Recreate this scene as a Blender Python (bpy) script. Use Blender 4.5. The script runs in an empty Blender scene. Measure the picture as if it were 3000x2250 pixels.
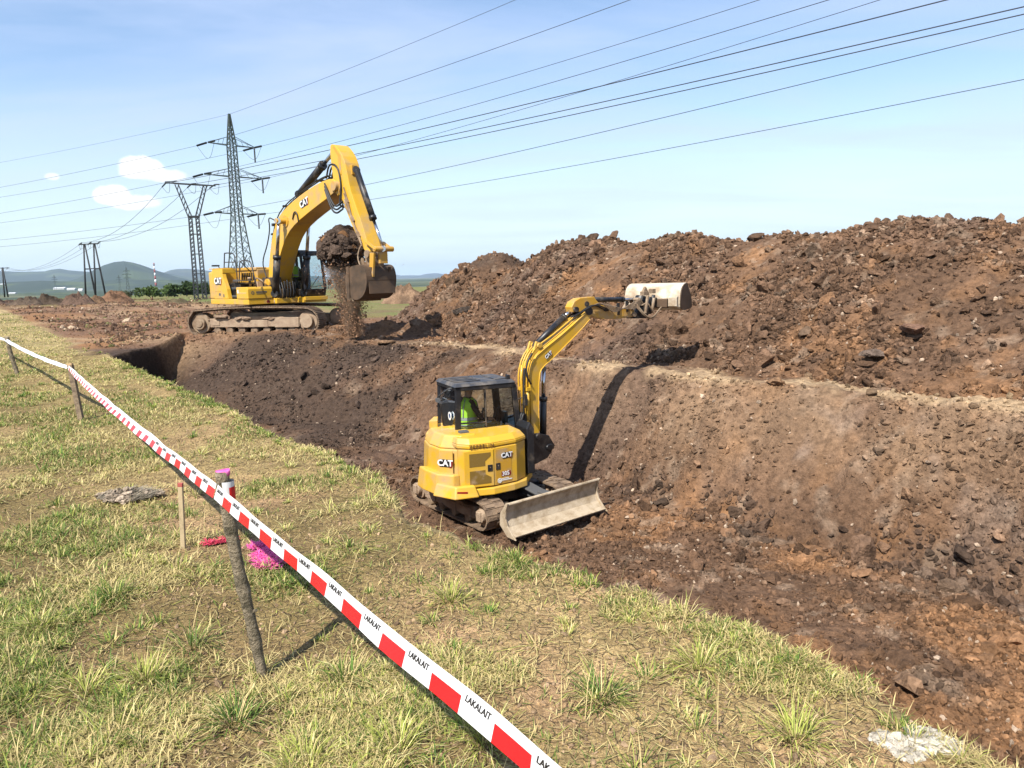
import bpy, math, random
import numpy as np
from mathutils import Vector, Matrix
random.seed(7); RNG = np.random.default_rng(11)
SC = bpy.context.scene; COL = SC.collection
R_ = math.radians
# ------------------------------------------------------------------ helpers
def tag(o, label=None, cat=None, group=None, kind=None):
    if label: o['label'] = label
    if cat: o['category'] = cat
    if group: o['group'] = group
    if kind: o['kind'] = kind
    return o
def empty(name, loc=(0, 0, 0), yaw=0, label=None, cat=None, group=None):
    o = bpy.data.objects.new(name, None); COL.objects.link(o)
    o.empty_display_size = .3
    o.location = loc; o.rotation_euler = (0, 0, R_(yaw))
    return tag(o, label, cat, group)
def yawM(deg, loc=(0, 0, 0)):
    return Matrix.Translation(Vector(loc)) @ Matrix.Rotation(R_(deg), 4, 'Z')
def frame_from(d, up=(0, 0, 1)):
    d = Vector(d).normalized(); up = Vector(up)
    if abs(d.dot(up)) > .98: up = Vector((1, 0, 0))
    a = d.cross(up).normalized(); b = a.cross(d).normalized()
    return d, a, b
class MB:
    """collects shapes into one mesh"""
    def __init__(s): s.v = []; s.f = []; s.m = []; s.sm = []
    def add(s, vs, fs, mi=0, sm=False):
        o = len(s.v); s.v += [tuple(v) for v in vs]
        for f in fs: s.f.append(tuple(i + o for i in f)); s.m.append(mi); s.sm.append(sm)
        return s
    def box(s, c, sz, rot=None, mi=0):
        hx, hy, hz = sz[0] / 2, sz[1] / 2, sz[2] / 2
        vs = [Vector((x, y, z)) for x in (-hx, hx) for y in (-hy, hy) for z in (-hz, hz)]
        if rot is not None: vs = [rot @ v for v in vs]
        c = Vector(c); vs = [v + c for v in vs]
        return s.add(vs, [(0, 1, 3, 2), (4, 6, 7, 5), (0, 4, 5, 1), (2, 3, 7, 6), (0, 2, 6, 4), (1, 5, 7, 3)], mi)
    def bar(s, p, q, w, h, mi=0, up=(0, 0, 1)):
        p = Vector(p); q = Vector(q); d, a, b = frame_from(q - p, up)
        vs = []
        for c in (p, q):
            for i, j in ((-1, -1), (1, -1), (1, 1), (-1, 1)): vs.append(c + a * (i * w / 2) + b * (j * h / 2))
        return s.add(vs, [(3, 2, 1, 0), (4, 5, 6, 7), (0, 1, 5, 4), (1, 2, 6, 5), (2, 3, 7, 6), (3, 0, 4, 7)], mi)
    def prism(s, poly, y0, y1, plane='xz', mi=0, poly2=None):
        def mk(a, b, y): return (a, y, b) if plane == 'xz' else ((a, b, y) if plane == 'xy' else (y, a, b))
        n = len(poly); p2 = poly2 or poly
        area = sum(poly[i][0] * poly[(i + 1) % n][1] - poly[(i + 1) % n][0] * poly[i][1] for i in range(n))
        vs = [mk(a, b, y0) for a, b in poly] + [mk(a, b, y1) for a, b in p2]
        fs = [tuple(range(n)), tuple(range(2 * n - 1, n - 1, -1))] + [((i + 1) % n, i, i + n, (i + 1) % n + n) for i in range(n)]
        flip = (area > 0) ^ (y1 > y0) ^ (plane == 'xz')
        if flip: fs = [f[::-1] for f in fs]
        return s.add(vs, fs, mi)
    def cyl(s, p, q, r, r2=None, n=14, mi=0, sm=True):
        p = Vector(p); q = Vector(q); r2 = r if r2 is None else r2
        d, a, b = frame_from(q - p); vs = []
        for c, rr in ((p, r), (q, r2)):
            for i in range(n):
                t = 2 * math.pi * i / n; vs.append(c + a * (rr * math.cos(t)) + b * (rr * math.sin(t)))
        s.add(vs, [(i, (i + 1) % n, (i + 1) % n + n, i + n) for i in range(n)], mi, sm)
        o = len(s.v) - 2 * n
        s.f.append(tuple(o + i for i in range(n - 1, -1, -1))); s.m.append(mi); s.sm.append(False)
        s.f.append(tuple(o + n + i for i in range(n))); s.m.append(mi); s.sm.append(False)
        return s
    def ring(s, c, ax, R, r, w, n=20, mi=0):   # annulus wheel
        c = Vector(c); d, a, b = frame_from(ax); vs = []
        for z in (-w / 2, w / 2):
            for rr in (R, r):
                for i in range(n):
                    t = 2 * math.pi * i / n; vs.append(c + d * z + a * (rr * math.cos(t)) + b * (rr * math.sin(t)))
        fs = []
        for i in range(n):
            j = (i + 1) % n
            fs += [(i, j, j + 2 * n, i + 2 * n), (j + n, i + n, i + 3 * n, j + 3 * n), (j, i, i + n, j + n), (i + 2 * n, j + 2 * n, j + 3 * n, i + 3 * n)]
        return s.add(vs, fs, mi, False)
    def tube(s, pts, r, n=7, mi=0, r2=None):
        pts = [Vector(p) for p in pts]; k = len(pts); vs = []; pa = None
        for i, p in enumerate(pts):
            d = (pts[min(i + 1, k - 1)] - pts[max(i - 1, 0)])
            d, a, b = frame_from(d)
            if pa is not None and a.dot(pa) < 0: a = -a; b = -b
            pa = a; rr = r if r2 is None else r + (r2 - r) * i / (k - 1)
            for j in range(n):
                t = 2 * math.pi * j / n; vs.append(p + a * (rr * math.cos(t)) + b * (rr * math.sin(t)))
        fs = [(i * n + j, i * n + (j + 1) % n, (i + 1) * n + (j + 1) % n, (i + 1) * n + j) for i in range(k - 1) for j in range(n)]
        o = len(s.v); s.add(vs, fs, mi, True)
        s.f.append(tuple(o + i for i in range(n - 1, -1, -1))); s.m.append(mi); s.sm.append(False)
        s.f.append(tuple(o + (k - 1) * n + i for i in range(n))); s.m.append(mi); s.sm.append(False)
        return s
    def loft(s, rings, mi=0, sm=True, caps=True):
        n = len(rings[0]); o = len(s.v); vs = [v for r in rings for v in r]
        s.add(vs, [(i * n + j, i * n + (j + 1) % n, (i + 1) * n + (j + 1) % n, (i + 1) * n + j) for i in range(len(rings) - 1) for j in range(n)], mi, sm)
        if caps:
            s.f.append(tuple(o + i for i in range(n - 1, -1, -1))); s.m.append(mi); s.sm.append(False)
            s.f.append(tuple(o + (len(rings) - 1) * n + i for i in range(n))); s.m.append(mi); s.sm.append(False)
        return s
    def build_each(s, name, *a, **k):
        """one object for every connected piece"""
        par = list(range(len(s.v)))
        def find(i):
            while par[i] != i: par[i] = par[par[i]]; i = par[i]
            return i
        for f in s.f:
            for i in f[1:]: par[find(i)] = find(f[0])
        grp = {}
        for k_, f in enumerate(s.f): grp.setdefault(find(f[0]), []).append(k_)
        out = []
        for ks in grp.values():
            b = type(s)(); ids = {}
            for k_ in ks:
                for i in s.f[k_]:
                    if i not in ids: ids[i] = len(b.v); b.v.append(s.v[i])
                b.f.append(tuple(ids[i] for i in s.f[k_])); b.m.append(s.m[k_]); b.sm.append(s.sm[k_])
            out.append(b.build(name, *a, **k))
        return out
    def build(s, name, mats, parent=None, M=None, bev=0, seg=2, label=None):
        me = bpy.data.meshes.new(name)
        vs = s.v if M is None else [tuple(M @ Vector(v)) for v in s.v]
        me.from_pydata(vs, [], s.f)
        if not isinstance(mats, (list, tuple)): mats = [mats]
        for m in mats: me.materials.append(m)
        me.polygons.foreach_set('material_index', s.m); me.polygons.foreach_set('use_smooth', s.sm)
        me.validate(); me.update()
        o = bpy.data.objects.new(name, me); COL.objects.link(o)
        if parent is not None: o.parent = parent
        if bev:
            b = o.modifiers.new('edge', 'BEVEL'); b.width = bev; b.segments = seg; b.limit_method = 'ANGLE'; b.angle_limit = R_(35)
        if label: o['label'] = label
        return o
def arc(c, r, a0, a1, n):
    return [(c[0] + r * math.cos(R_(a0 + (a1 - a0) * i / (n - 1))), c[1] + r * math.sin(R_(a0 + (a1 - a0) * i / (n - 1)))) for i in range(n)]
def smooth(pts, it=2, closed=False):
    for _ in range(it):
        out = []; k = len(pts)
        rng = range(k) if closed else range(k - 1)
        if not closed: out.append(pts[0])
        for i in rng:
            a = Vector(pts[i]); b = Vector(pts[(i + 1) % k]); out += [tuple(a * .75 + b * .25), tuple(a * .25 + b * .75)]
        if not closed: out.append(pts[-1])
        pts = out
    return pts
def np_mesh(name, v, f, mat, parent=None, col=None, smooth_=False, mi=None):
    """numpy verts (N,3), faces (M,k) all of k corners -> one mesh object"""
    me = bpy.data.meshes.new(name); k = f.shape[1]
    me.vertices.add(len(v)); me.vertices.foreach_set('co', np.ascontiguousarray(v, dtype=np.float32).ravel())
    me.loops.add(f.size); me.loops.foreach_set('vertex_index', np.ascontiguousarray(f, dtype=np.int32).ravel())
    me.polygons.add(len(f)); me.polygons.foreach_set('loop_start', np.arange(0, f.size, k, dtype=np.int32))
    me.polygons.foreach_set('use_smooth', np.full(len(f), smooth_, dtype=bool))
    for m in (mat if isinstance(mat, (list, tuple)) else [mat]): me.materials.append(m)
    if mi is not None: me.polygons.foreach_set('material_index', np.asarray(mi, dtype=np.int32))
    me.update(calc_edges=True)
    if col is not None:
        a = me.color_attributes.new('tint', 'FLOAT_COLOR', 'POINT')
        c = np.ones((len(v), 4), dtype=np.float32); c[:, :3] = col; a.data.foreach_set('color', c.ravel())
    me.validate()
    o = bpy.data.objects.new(name, me); COL.objects.link(o)
    if parent is not None: o.parent = parent
    return o
# ------------------------------------------------------------------ numpy noise
def h2(i, j, seed):
    i = i.astype(np.int64); j = j.astype(np.int64)
    n = (i * 374761393 + j * 668265263 + seed * 2147483647 + 1274126177) & 0xFFFFFFFF
    n = ((n ^ (n >> 13)) * 1274126177) & 0xFFFFFFFF
    n = (n ^ (n >> 16)) & 0xFFFFFFFF
    n = (n * 2246822519) & 0xFFFFFFFF
    return ((n ^ (n >> 15)) & 0xFFFFFF) / float(0xFFFFFF)
def vnoise(x, y, seed=0):
    x = np.asarray(x, float); y = np.asarray(y, float)
    i = np.floor(x); j = np.floor(y); fx = x - i; fy = y - j
    fx = fx * fx * (3 - 2 * fx); fy = fy * fy * (3 - 2 * fy)
    a = h2(i, j, seed); b = h2(i + 1, j, seed); c = h2(i, j + 1, seed); d = h2(i + 1, j + 1, seed)
    return (a * (1 - fx) + b * fx) * (1 - fy) + (c * (1 - fx) + d * fx) * fy - .5
def fbm(x, y, scale, octv=4, seed=0, gain=.5):
    out = 0; a = 1; s_ = 1 / scale
    for k in range(octv): out = out + a * vnoise(x * s_ + 17.3 * k, y * s_ - 9.1 * k, seed + k); a *= gain; s_ *= 2.03
    return out
def worley(x, y, scale, seed=0):
    x = np.asarray(x, float) / scale; y = np.asarray(y, float) / scale
    i0 = np.floor(x); j0 = np.floor(y); best = np.full(x.shape, 9.); rid = np.zeros(x.shape)
    for di in (-1, 0, 1):
        for dj in (-1, 0, 1):
            i = i0 + di; j = j0 + dj
            d = (i + h2(i, j, seed) - x) ** 2 + (j + h2(i, j, seed + 1) - y) ** 2
            m = d < best; best = np.where(m, d, best); rid = np.where(m, h2(i, j, seed + 2), rid)
    return np.sqrt(best), rid
def sstep(a, b, x):
    t = np.clip((x - a) / (b - a), 0, 1); return t * t * (3 - 2 * t)
def lerp(a, b, t):
    t = np.asarray(t)[..., None]; return np.asarray(a) * (1 - t) + np.asarray(b) * t
# ------------------------------------------------------------------ materials
def newmat(name):
    m = bpy.data.materials.new(name); m.use_nodes = True; nt = m.node_tree
    return m, nt, nt.nodes['Principled BSDF']
def nd(nt, typ, **kw):
    n = nt.nodes.new(typ)
    for k, v in kw.items(): setattr(n, k, v)
    return n
def noise_fac(nt, scale, lo, hi, detail=4, vec=None, rough=.6):
    tc = nt.nodes.new('ShaderNodeTexCoord') if vec is None else None
    n = nd(nt, 'ShaderNodeTexNoise'); n.inputs['Scale'].default_value = scale; n.inputs['Detail'].default_value = detail; n.inputs['Roughness'].default_value = rough
    nt.links.new(tc.outputs['Object'] if vec is None else vec, n.inputs['Vector'])
    r = nd(nt, 'ShaderNodeMapRange'); r.inputs['From Min'].default_value = lo; r.inputs['From Max'].default_value = hi
    nt.links.new(n.outputs['Fac'], r.inputs['Value']); return r.outputs['Result']
def mixc(nt, fac, a, b, blend='MIX'):
    m = nd(nt, 'ShaderNodeMix', data_type='RGBA', blend_type=blend)
    if hasattr(fac, 'is_linked'): nt.links.new(fac, m.inputs[0])
    else: m.inputs[0].default_value = fac
    for k, c in ((6, a), (7, b)):
        if hasattr(c, 'is_linked'): nt.links.new(c, m.inputs[k])
        else: m.inputs[k].default_value = (*c, 1)
    return m.outputs[2]
def bump(nt, b, h, strength=.3, dist=.02):
    n = nd(nt, 'ShaderNodeBump'); n.inputs['Strength'].default_value = strength; n.inputs['Distance'].default_value = dist
    nt.links.new(h, n.inputs['Height']); nt.links.new(n.outputs['Normal'], b.inputs['Normal'])
ALB = .74
def mat(name, col, rough=.5, metal=0, dirt=None, amount=.0, scale=3, spots=0, coat=0, bmp=0, bscale=40):
    col = tuple(c * ALB for c in col); dirt = tuple(c * ALB for c in dirt) if dirt else None
    m, nt, b = newmat(name)
    b.inputs['Roughness'].default_value = rough; b.inputs['Metallic'].default_value = metal
    b.inputs['Coat Weight'].default_value = coat
    b.inputs['Base Color'].default_value = (*col, 1)
    if dirt:
        f = noise_fac(nt, scale, .62 - amount, .78 - amount * .5, 6)
        c = mixc(nt, f, col, dirt)
        f2 = noise_fac(nt, scale * 9, .55, .75, 3)
        mu = nd(nt, 'ShaderNodeMath', operation='MULTIPLY'); nt.links.new(f2, mu.inputs[0]); mu.inputs[1].default_value = .55 * amount + .1 + spots
        c = mixc(nt, mu.outputs[0], c, dirt)
        nt.links.new(c, b.inputs['Base Color'])
        rr = nd(nt, 'ShaderNodeMapRange'); rr.inputs['To Min'].default_value = rough; rr.inputs['To Max'].default_value = .9
        nt.links.new(f, rr.inputs['Value']); nt.links.new(rr.outputs['Result'], b.inputs['Roughness'])
    if bmp: bump(nt, b, noise_fac(nt, bscale, .3, .7, 5), bmp, .02)
    return m
DUST = (.42, .30, .19); MUD = (.20, .13, .08)
M_YEL = mat('machine_yellow', (.74, .425, .03), .4, 0, (.50, .33, .15), .14, 1.7, spots=.06, coat=.2)
M_YELD = mat('dusty_deep_yellow', (.62, .33, .03), .45, 0, DUST, .14, 2.5, coat=.1)
M_GRILLE = mat('grille_mesh', (.20, .115, .012), .7, 0, DUST, .06, 4)
M_BLK = mat('black_paint', (.012, .012, .014), .42, 0, (.16, .12, .08), .1, 3)
M_RUB = mat('black_hose', (.013, .013, .014), .55)
M_ROOF = mat('dark_roof', (.045, .047, .055), .5, 0, (.2, .17, .14), .16, 3)
M_STEEL = mat('dusty_steel', (.40, .30, .20), .62, .25, (.22, .14, .08), .28, 4, bmp=.25)
M_TRACK = mat('track_steel', (.17, .115, .075), .75, .2, (.36, .25, .16), .25, 5, bmp=.4)
M_FRAME = mat('mud_caked_frame', (.30, .20, .13), .8, 0, (.46, .34, .23), .3, 4, bmp=.5)
M_MUD = mat('mud', (.19, .12, .075), .95, 0, (.33, .23, .15), .25, 6, bmp=.8, bscale=25)
M_BUCK = mat('worn_bucket_steel', (.075, .052, .033), .55, .35, (.16, .10, .06), .3, 3, bmp=.2)
M_BLADE = mat('pale_worn_steel', (.58, .47, .33), .6, .1, (.33, .24, .14), .2, 5, spots=.1, bmp=.3)
M_CHROME = mat('chrome_rod', (.75, .75, .76), .18, 1)
M_CREAM = mat('cream_ditch_steel', (.72, .64, .50), .6, .05, (.38, .28, .18), .22, 3.5, spots=.15, bmp=.2)
M_WHITE = mat('white_decal', (.85, .85, .83), .5)
M_INK = mat('black_decal', (.015, .013, .012), .5)
M_RED = mat('dark_red_decal', (.22, .012, .012), .5)
M_LAMP = mat('red_lens', (.35, .03, .02), .2)
M_GREY = mat('grey_plastic', (.10, .10, .10), .6)
M_SKIN = mat('skin', (.48, .27, .19), .6)
M_CLOTH = mat('dark_cloth', (.018, .019, .024), .9)
M_VEST = mat('lime_vest', (.50, .88, .06), .75)
M_REFL = mat('grey_reflective_tape', (.42, .44, .44), .45)
def mk_glass():
    m, nt, b = newmat('cab_glass'); nt.nodes.remove(b)
    t = nd(nt, 'ShaderNodeBsdfTransparent'); t.inputs[0].default_value = (.80, .86, .84, 1)
    g = nd(nt, 'ShaderNodeBsdfGlossy'); g.inputs['Roughness'].default_value = .03; g.inputs[0].default_value = (.9, .95, 1, 1)
    fr = nd(nt, 'ShaderNodeFresnel'); fr.inputs[0].default_value = 1.5
    mx = nd(nt, 'ShaderNodeMixShader'); nt.links.new(fr.outputs[0], mx.inputs[0]); nt.links.new(t.outputs[0], mx.inputs[1]); nt.links.new(g.outputs[0], mx.inputs[2])
    nt.links.new(mx.outputs[0], nt.nodes['Material Output'].inputs[0]); return m
M_GLASS = mk_glass()
def mk_soil(name, rough_noise=True):
    m, nt, b = newmat(name); b.inputs['Roughness'].default_value = .95; b.inputs['Specular IOR Level'].default_value = .15
    at = nd(nt, 'ShaderNodeVertexColor', layer_name='tint')
    geo = nd(nt, 'ShaderNodeNewGeometry')
    f1 = noise_fac(nt, 9, .35, .68, 6, geo.outputs['Position'], .7)
    c = mixc(nt, f1, tuple(ALB * q for q in (.58, .56, .54)), tuple(ALB * q for q in (1.38, 1.36, 1.32)))
    c = mixc(nt, 1., at.outputs['Color'], c, 'MULTIPLY')
    f2 = noise_fac(nt, 55, .66, .72, 2, geo.outputs['Position'])
    mu = nd(nt, 'ShaderNodeMath', operation='MULTIPLY'); nt.links.new(f2, mu.inputs[0]); mu.inputs[1].default_value = .35
    c = mixc(nt, mu.outputs[0], c, (.34, .26, .18))
    nt.links.new(c, b.inputs['Base Color'])
    v = nd(nt, 'ShaderNodeTexVoronoi'); v.inputs['Scale'].default_value = 22; nt.links.new(geo.outputs['Position'], v.inputs['Vector'])
    n2 = noise_fac(nt, 34, .2, .8, 6, geo.outputs['Position'], .75)
    ad = nd(nt, 'ShaderNodeMath', operation='ADD'); nt.links.new(v.outputs['Distance'], ad.inputs[0]); nt.links.new(n2, ad.inputs[1])
    bump(nt, b, ad.outputs[0], .65, .045)
    return m
M_SOIL = mk_soil('soil')
def mk_turf():
    m, nt, b = newmat('dry_turf_soil'); b.inputs['Roughness'].default_value = .95; b.inputs['Specular IOR Level'].default_value = .1
    at = nd(nt, 'ShaderNodeVertexColor', layer_name='tint'); geo = nd(nt, 'ShaderNodeNewGeometry'); P = geo.outputs['Position']
    f1 = noise_fac(nt, 38, .38, .64, 5, P, .75); c = mixc(nt, f1, (.50, .46, .40), (1.25, 1.2, 1.1))
    mp = nd(nt, 'ShaderNodeMapping'); mp.inputs['Scale'].default_value = (1, .16, 1); mp.inputs['Rotation'].default_value = (0, 0, .5); nt.links.new(P, mp.inputs[0])
    f3 = noise_fac(nt, 160, .55, .70, 3, mp.outputs[0], .6); c = mixc(nt, f3, c, (1.5, 1.38, 1.05))
    c = mixc(nt, 1., at.outputs['Color'], c, 'MULTIPLY')
    v = nd(nt, 'ShaderNodeTexVoronoi', feature='DISTANCE_TO_EDGE'); v.inputs['Scale'].default_value = 11; wn = nd(nt, 'ShaderNodeTexNoise'); wn.inputs['Scale'].default_value = 9; nt.links.new(P, wn.inputs['Vector'])
    wv = nd(nt, 'ShaderNodeVectorMath', operation='MULTIPLY_ADD'); nt.links.new(wn.outputs['Color'], wv.inputs[0]); wv.inputs[1].default_value = (.12, .12, .12); nt.links.new(P, wv.inputs[2]); nt.links.new(wv.outputs[0], v.inputs['Vector'])
    cr = nd(nt, 'ShaderNodeMapRange'); cr.inputs['From Min'].default_value = .0; cr.inputs['From Max'].default_value = .045; nt.links.new(v.outputs['Distance'], cr.inputs['Value'])
    c = mixc(nt, cr.outputs['Result'], (.10, .07, .045), c); c = mixc(nt, 1., c, (ALB, ALB, ALB), 'MULTIPLY'); nt.links.new(c, b.inputs['Base Color'])
    ad = nd(nt, 'ShaderNodeMath', operation='ADD'); nt.links.new(f1, ad.inputs[0]); nt.links.new(cr.outputs['Result'], ad.inputs[1]); bump(nt, b, ad.outputs[0], .7, .02)
    return m
M_TURF = mk_turf()
def mk_tint(name, rough=.8, transl=0.):
    m, nt, b = newmat(name); b.inputs['Roughness'].default_value = rough; b.inputs['Specular IOR Level'].default_value = .25
    at_ = nd(nt, 'ShaderNodeVertexColor', layer_name='tint'); tint_ = mixc(nt, 1., at_.outputs['Color'], (ALB, ALB, ALB), 'MULTIPLY'); nt.links.new(tint_, b.inputs['Base Color'])
    if transl:
        t = nd(nt, 'ShaderNodeBsdfTranslucent'); nt.links.new(tint_, t.inputs[0])
        mx = nd(nt, 'ShaderNodeMixShader'); mx.inputs[0].default_value = transl
        nt.links.new(b.outputs[0], mx.inputs[1]); nt.links.new(t.outputs[0], mx.inputs[2]); nt.links.new(mx.outputs[0], nt.nodes['Material Output'].inputs[0])
    return m
M_GRASS = mk_tint('grass_blades', .6, .25)
M_LEAF = mk_tint('leaves', .7, .2)
# ------------------------------------------------------------------ camera
CAMH = 2.1; PITCH = math.atan(320 / 2200); ROLL = .027
cam = bpy.data.cameras.new('camera'); cam.sensor_width = 36; cam.lens = 2200 / 3000 * 36; cam.clip_start = .05; cam.clip_end = 60000
co = bpy.data.objects.new('camera', cam); COL.objects.link(co); SC.camera = co
_c, _s = math.cos(PITCH), math.sin(PITCH)
_F = Vector((0, _c, -_s)); _R0 = Vector((1, 0, 0)); _U0 = Vector((0, _s, _c))
_R = math.cos(ROLL) * _R0 - math.sin(ROLL) * _U0; _U = math.sin(ROLL) * _R0 + math.cos(ROLL) * _U0
co.matrix_world = Matrix(((_R.x, _U.x, -_F.x, 0), (_R.y, _U.y, -_F.y, 0), (_R.z, _U.z, -_F.z, CAMH), (0, 0, 0, 1)))
# ------------------------------------------------------------------ light, sky
SUN_TO = Vector((-.49, -.87, 0)).normalized(); EL = R_(50)
sd = Vector((SUN_TO.x * math.cos(EL), SUN_TO.y * math.cos(EL), math.sin(EL)))
sun = bpy.data.lights.new('sun', 'SUN'); sun.energy = 5.0; sun.angle = R_(.5); sun.color = (1, .95, .87)
so = bpy.data.objects.new('sun', sun); COL.objects.link(so); so.rotation_euler = sd.to_track_quat('Z', 'Y').to_euler(); so.location = (-60, -100, 180)
W = bpy.data.worlds.new('World'); SC.world = W; W.use_nodes = True
def world():
    nt = W.node_tree; bg = nt.nodes['Background']; out = nt.nodes['World Output']
    sky = nd(nt, 'ShaderNodeTexSky', sky_type='NISHITA'); sky.sun_disc = False; sky.sun_elevation = EL
    sky.sun_rotation = math.atan2(SUN_TO.x, SUN_TO.y) % (2 * math.pi); sky.air_density = 1.0; sky.dust_density = .6; sky.ozone_density = 2.4
    tc = nt.nodes.new('ShaderNodeTexCoord'); sep = nt.nodes.new('ShaderNodeSeparateXYZ'); nt.links.new(tc.outputs['Generated'], sep.inputs[0])
    # project directions on a high layer so that cirrus flattens towards the horizon
    mz = nd(nt, 'ShaderNodeMath', operation='MAXIMUM'); nt.links.new(sep.outputs['Z'], mz.inputs[0]); mz.inputs[1].default_value = 0.0
    ad = nd(nt, 'ShaderNodeMath', operation='ADD'); nt.links.new(mz.outputs[0], ad.inputs[0]); ad.inputs[1].default_value = .12
    dv = nd(nt, 'ShaderNodeVectorMath', operation='DIVIDE'); cmb = nt.nodes.new('ShaderNodeCombineXYZ')
    for k in range(3): nt.links.new(ad.outputs[0], cmb.inputs[k])
    nt.links.new(tc.outputs['Generated'], dv.inputs[0]); nt.links.new(cmb.outputs[0], dv.inputs[1])
    mp = nd(nt, 'ShaderNodeMapping'); mp.inputs['Scale'].default_value = (.40, 1.0, .01); mp.inputs['Rotation'].default_value = (0, 0, R_(12)); mp.inputs['Location'].default_value = (3.1, .4, 0)
    nt.links.new(dv.outputs[0], mp.inputs[0])
    n = nd(nt, 'ShaderNodeTexNoise'); n.inputs['Scale'].default_value = 1.5; n.inputs['Detail'].default_value = 7; n.inputs['Roughness'].default_value = .55; n.inputs['Distortion'].default_value = .5
    nt.links.new(mp.outputs[0], n.inputs['Vector'])
    r = nd(nt, 'ShaderNodeMapRange'); r.inputs['From Min'].default_value = .40; r.inputs['From Max'].default_value = .68; r.inputs['To Min'].default_value = .08; r.inputs['To Max'].default_value = .78
    nt.links.new(n.outputs['Fac'], r.inputs['Value'])
    # more veil towards the right of the view and low down
    c1 = mixc(nt, r.outputs['Result'], sky.outputs[0], (3.3, 4.0, 5.6))
    lo = nd(nt, 'ShaderNodeMapRange', interpolation_type='SMOOTHSTEP'); lo.inputs['From Min'].default_value = .25; lo.inputs['From Max'].default_value = -.01; lo.inputs['To Max'].default_value = .85
    nt.links.new(sep.outputs['Z'], lo.inputs['Value']); c1 = mixc(nt, lo.outputs['Result'], c1, (4.3, 5.15, 5.5))
    # two small cumulus puffs low on the left
    def puff(px, py, sx, sy, prev, seed, dens=1.):
        d = (_F + _R * ((px - 1500) / 2200) - _U * ((py - 1125) / 2200)).normalized()
        right = d.cross(Vector((0, 0, 1))).normalized(); up = right.cross(d)
        def dot(v):
            q = nd(nt, 'ShaderNodeVectorMath', operation='DOT_PRODUCT'); nt.links.new(tc.outputs['Generated'], q.inputs[0]); q.inputs[1].default_value = v; return q.outputs['Value']
        nn = nd(nt, 'ShaderNodeTexNoise'); nn.inputs['Scale'].default_value = 38; nn.inputs['Detail'].default_value = 5; nt.links.new(tc.outputs['Generated'], nn.inputs['Vector'])
        off = nd(nt, 'ShaderNodeMath', operation='MULTIPLY_ADD'); nt.links.new(nn.outputs['Fac'], off.inputs[0]); off.inputs[1].default_value = 2.2; off.inputs[2].default_value = -1.1
        def sq(v, sz):
            a = nd(nt, 'ShaderNodeMath', operation='DIVIDE'); nt.links.new(dot(v), a.inputs[0]); a.inputs[1].default_value = sz
            b = nd(nt, 'ShaderNodeMath', operation='MULTIPLY'); nt.links.new(a.outputs[0], b.inputs[0]); nt.links.new(a.outputs[0], b.inputs[1]); return b.outputs[0]
        s1 = nd(nt, 'ShaderNodeMath', operation='ADD'); nt.links.new(sq(right, sx), s1.inputs[0]); nt.links.new(sq(up, sy), s1.inputs[1])
        s2 = nd(nt, 'ShaderNodeMath', operation='ADD'); nt.links.new(s1.outputs[0], s2.inputs[0]); nt.links.new(off.outputs[0], s2.inputs[1])
        front = nd(nt, 'ShaderNodeMath', operation='LESS_THAN'); front.inputs[1].default_value = .5; nt.links.new(dot(d), front.inputs[0])
        s3 = nd(nt, 'ShaderNodeMath', operation='MULTIPLY_ADD'); nt.links.new(front.outputs[0], s3.inputs[0]); s3.inputs[1].default_value = 100; nt.links.new(s2.outputs[0], s3.inputs[2])
        mr = nd(nt, 'ShaderNodeMapRange', interpolation_type='SMOOTHSTEP'); mr.inputs['From Min'].default_value = 1.05; mr.inputs['From Max'].default_value = .45; mr.inputs['To Max'].default_value = dens
        nt.links.new(s3.outputs[0], mr.inputs['Value'])
        return mixc(nt, mr.outputs['Result'], prev, (6.3, 6.3, 6.3))
    for a in ((412, 492, .026, .014, 1), (470, 515, .035, .008, 2, .6), (332, 572, .022, .012, 3), (395, 592, .034, .010, 4, .75), (152, 516, .009, .005, 5, .6)):
        c1 = puff(a[0], a[1], a[2], a[3], c1, a[4], a[5] if len(a) > 5 else 1.)
    nt.links.new(c1, bg.inputs[0]); bg.inputs[1].default_value = .108
world()
SC.view_settings.view_transform = 'Standard'; SC.view_settings.look = 'None'; SC.view_settings.exposure = .9; SC.view_settings.gamma = 1
SC.cycles.max_bounces = 6; SC.cycles.diffuse_bounces = 2; SC.cycles.glossy_bounces = 2; SC.cycles.transparent_max_bounces = 12; SC.cycles.volume_bounces = 0
# ------------------------------------------------------------------ terrain (s runs along the pit, t across it)
UX, UY = -.5855, .8107
def st(x, y): return x * UX + y * UY, x * UY - y * UX
def xy(s, t): return s * UX + t * UY, s * UY - t * UX
T_S = [-30, 4, 6.7, 9.3, 11.8, 16, 20, 23.8, 29.7, 34]; T_T = [11.9, 11.95, 11.85, 11.6, 11.15, 11.6, 11.9, 10.5, 7.4, 5.]
W_S = [-30, 5, 9, 12, 15, 19, 24, 30]; W_W = [2.1, 2.1, 1.7, 1.5, 2.2, 3.8, 4.6, 3.2]
def pit_parts(x, y):
    s, t = st(x, y)
    tn = 3.37 + .17 * fbm(s, t * 0, 1.1, 3, 5) + .04 * vnoise(s * 5, s * 0, 6) - .36 * np.exp(-((s - 5.6) / 1.3) ** 2) + .05 * fbm(s, t * 0 + 2, .35, 3, 7)
    T = np.interp(s, T_S, T_T) + .45 * fbm(s, t * 0 + 3, 2.2, 3, 8)
    w = np.interp(s, W_S, W_W) * (1 + .3 * vnoise(s / 2.3, s * 0 + 1, 12))
    D = np.interp(s, [-30, 14, 19, 24, 29], [2.0, 2.05, 1.95, 1.65, 1.5])
    xe = -12.05 + .25 * fbm(y, y * 0, 1.4, 3, 21)
    return s, t, tn, T, w, D, xe
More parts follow.
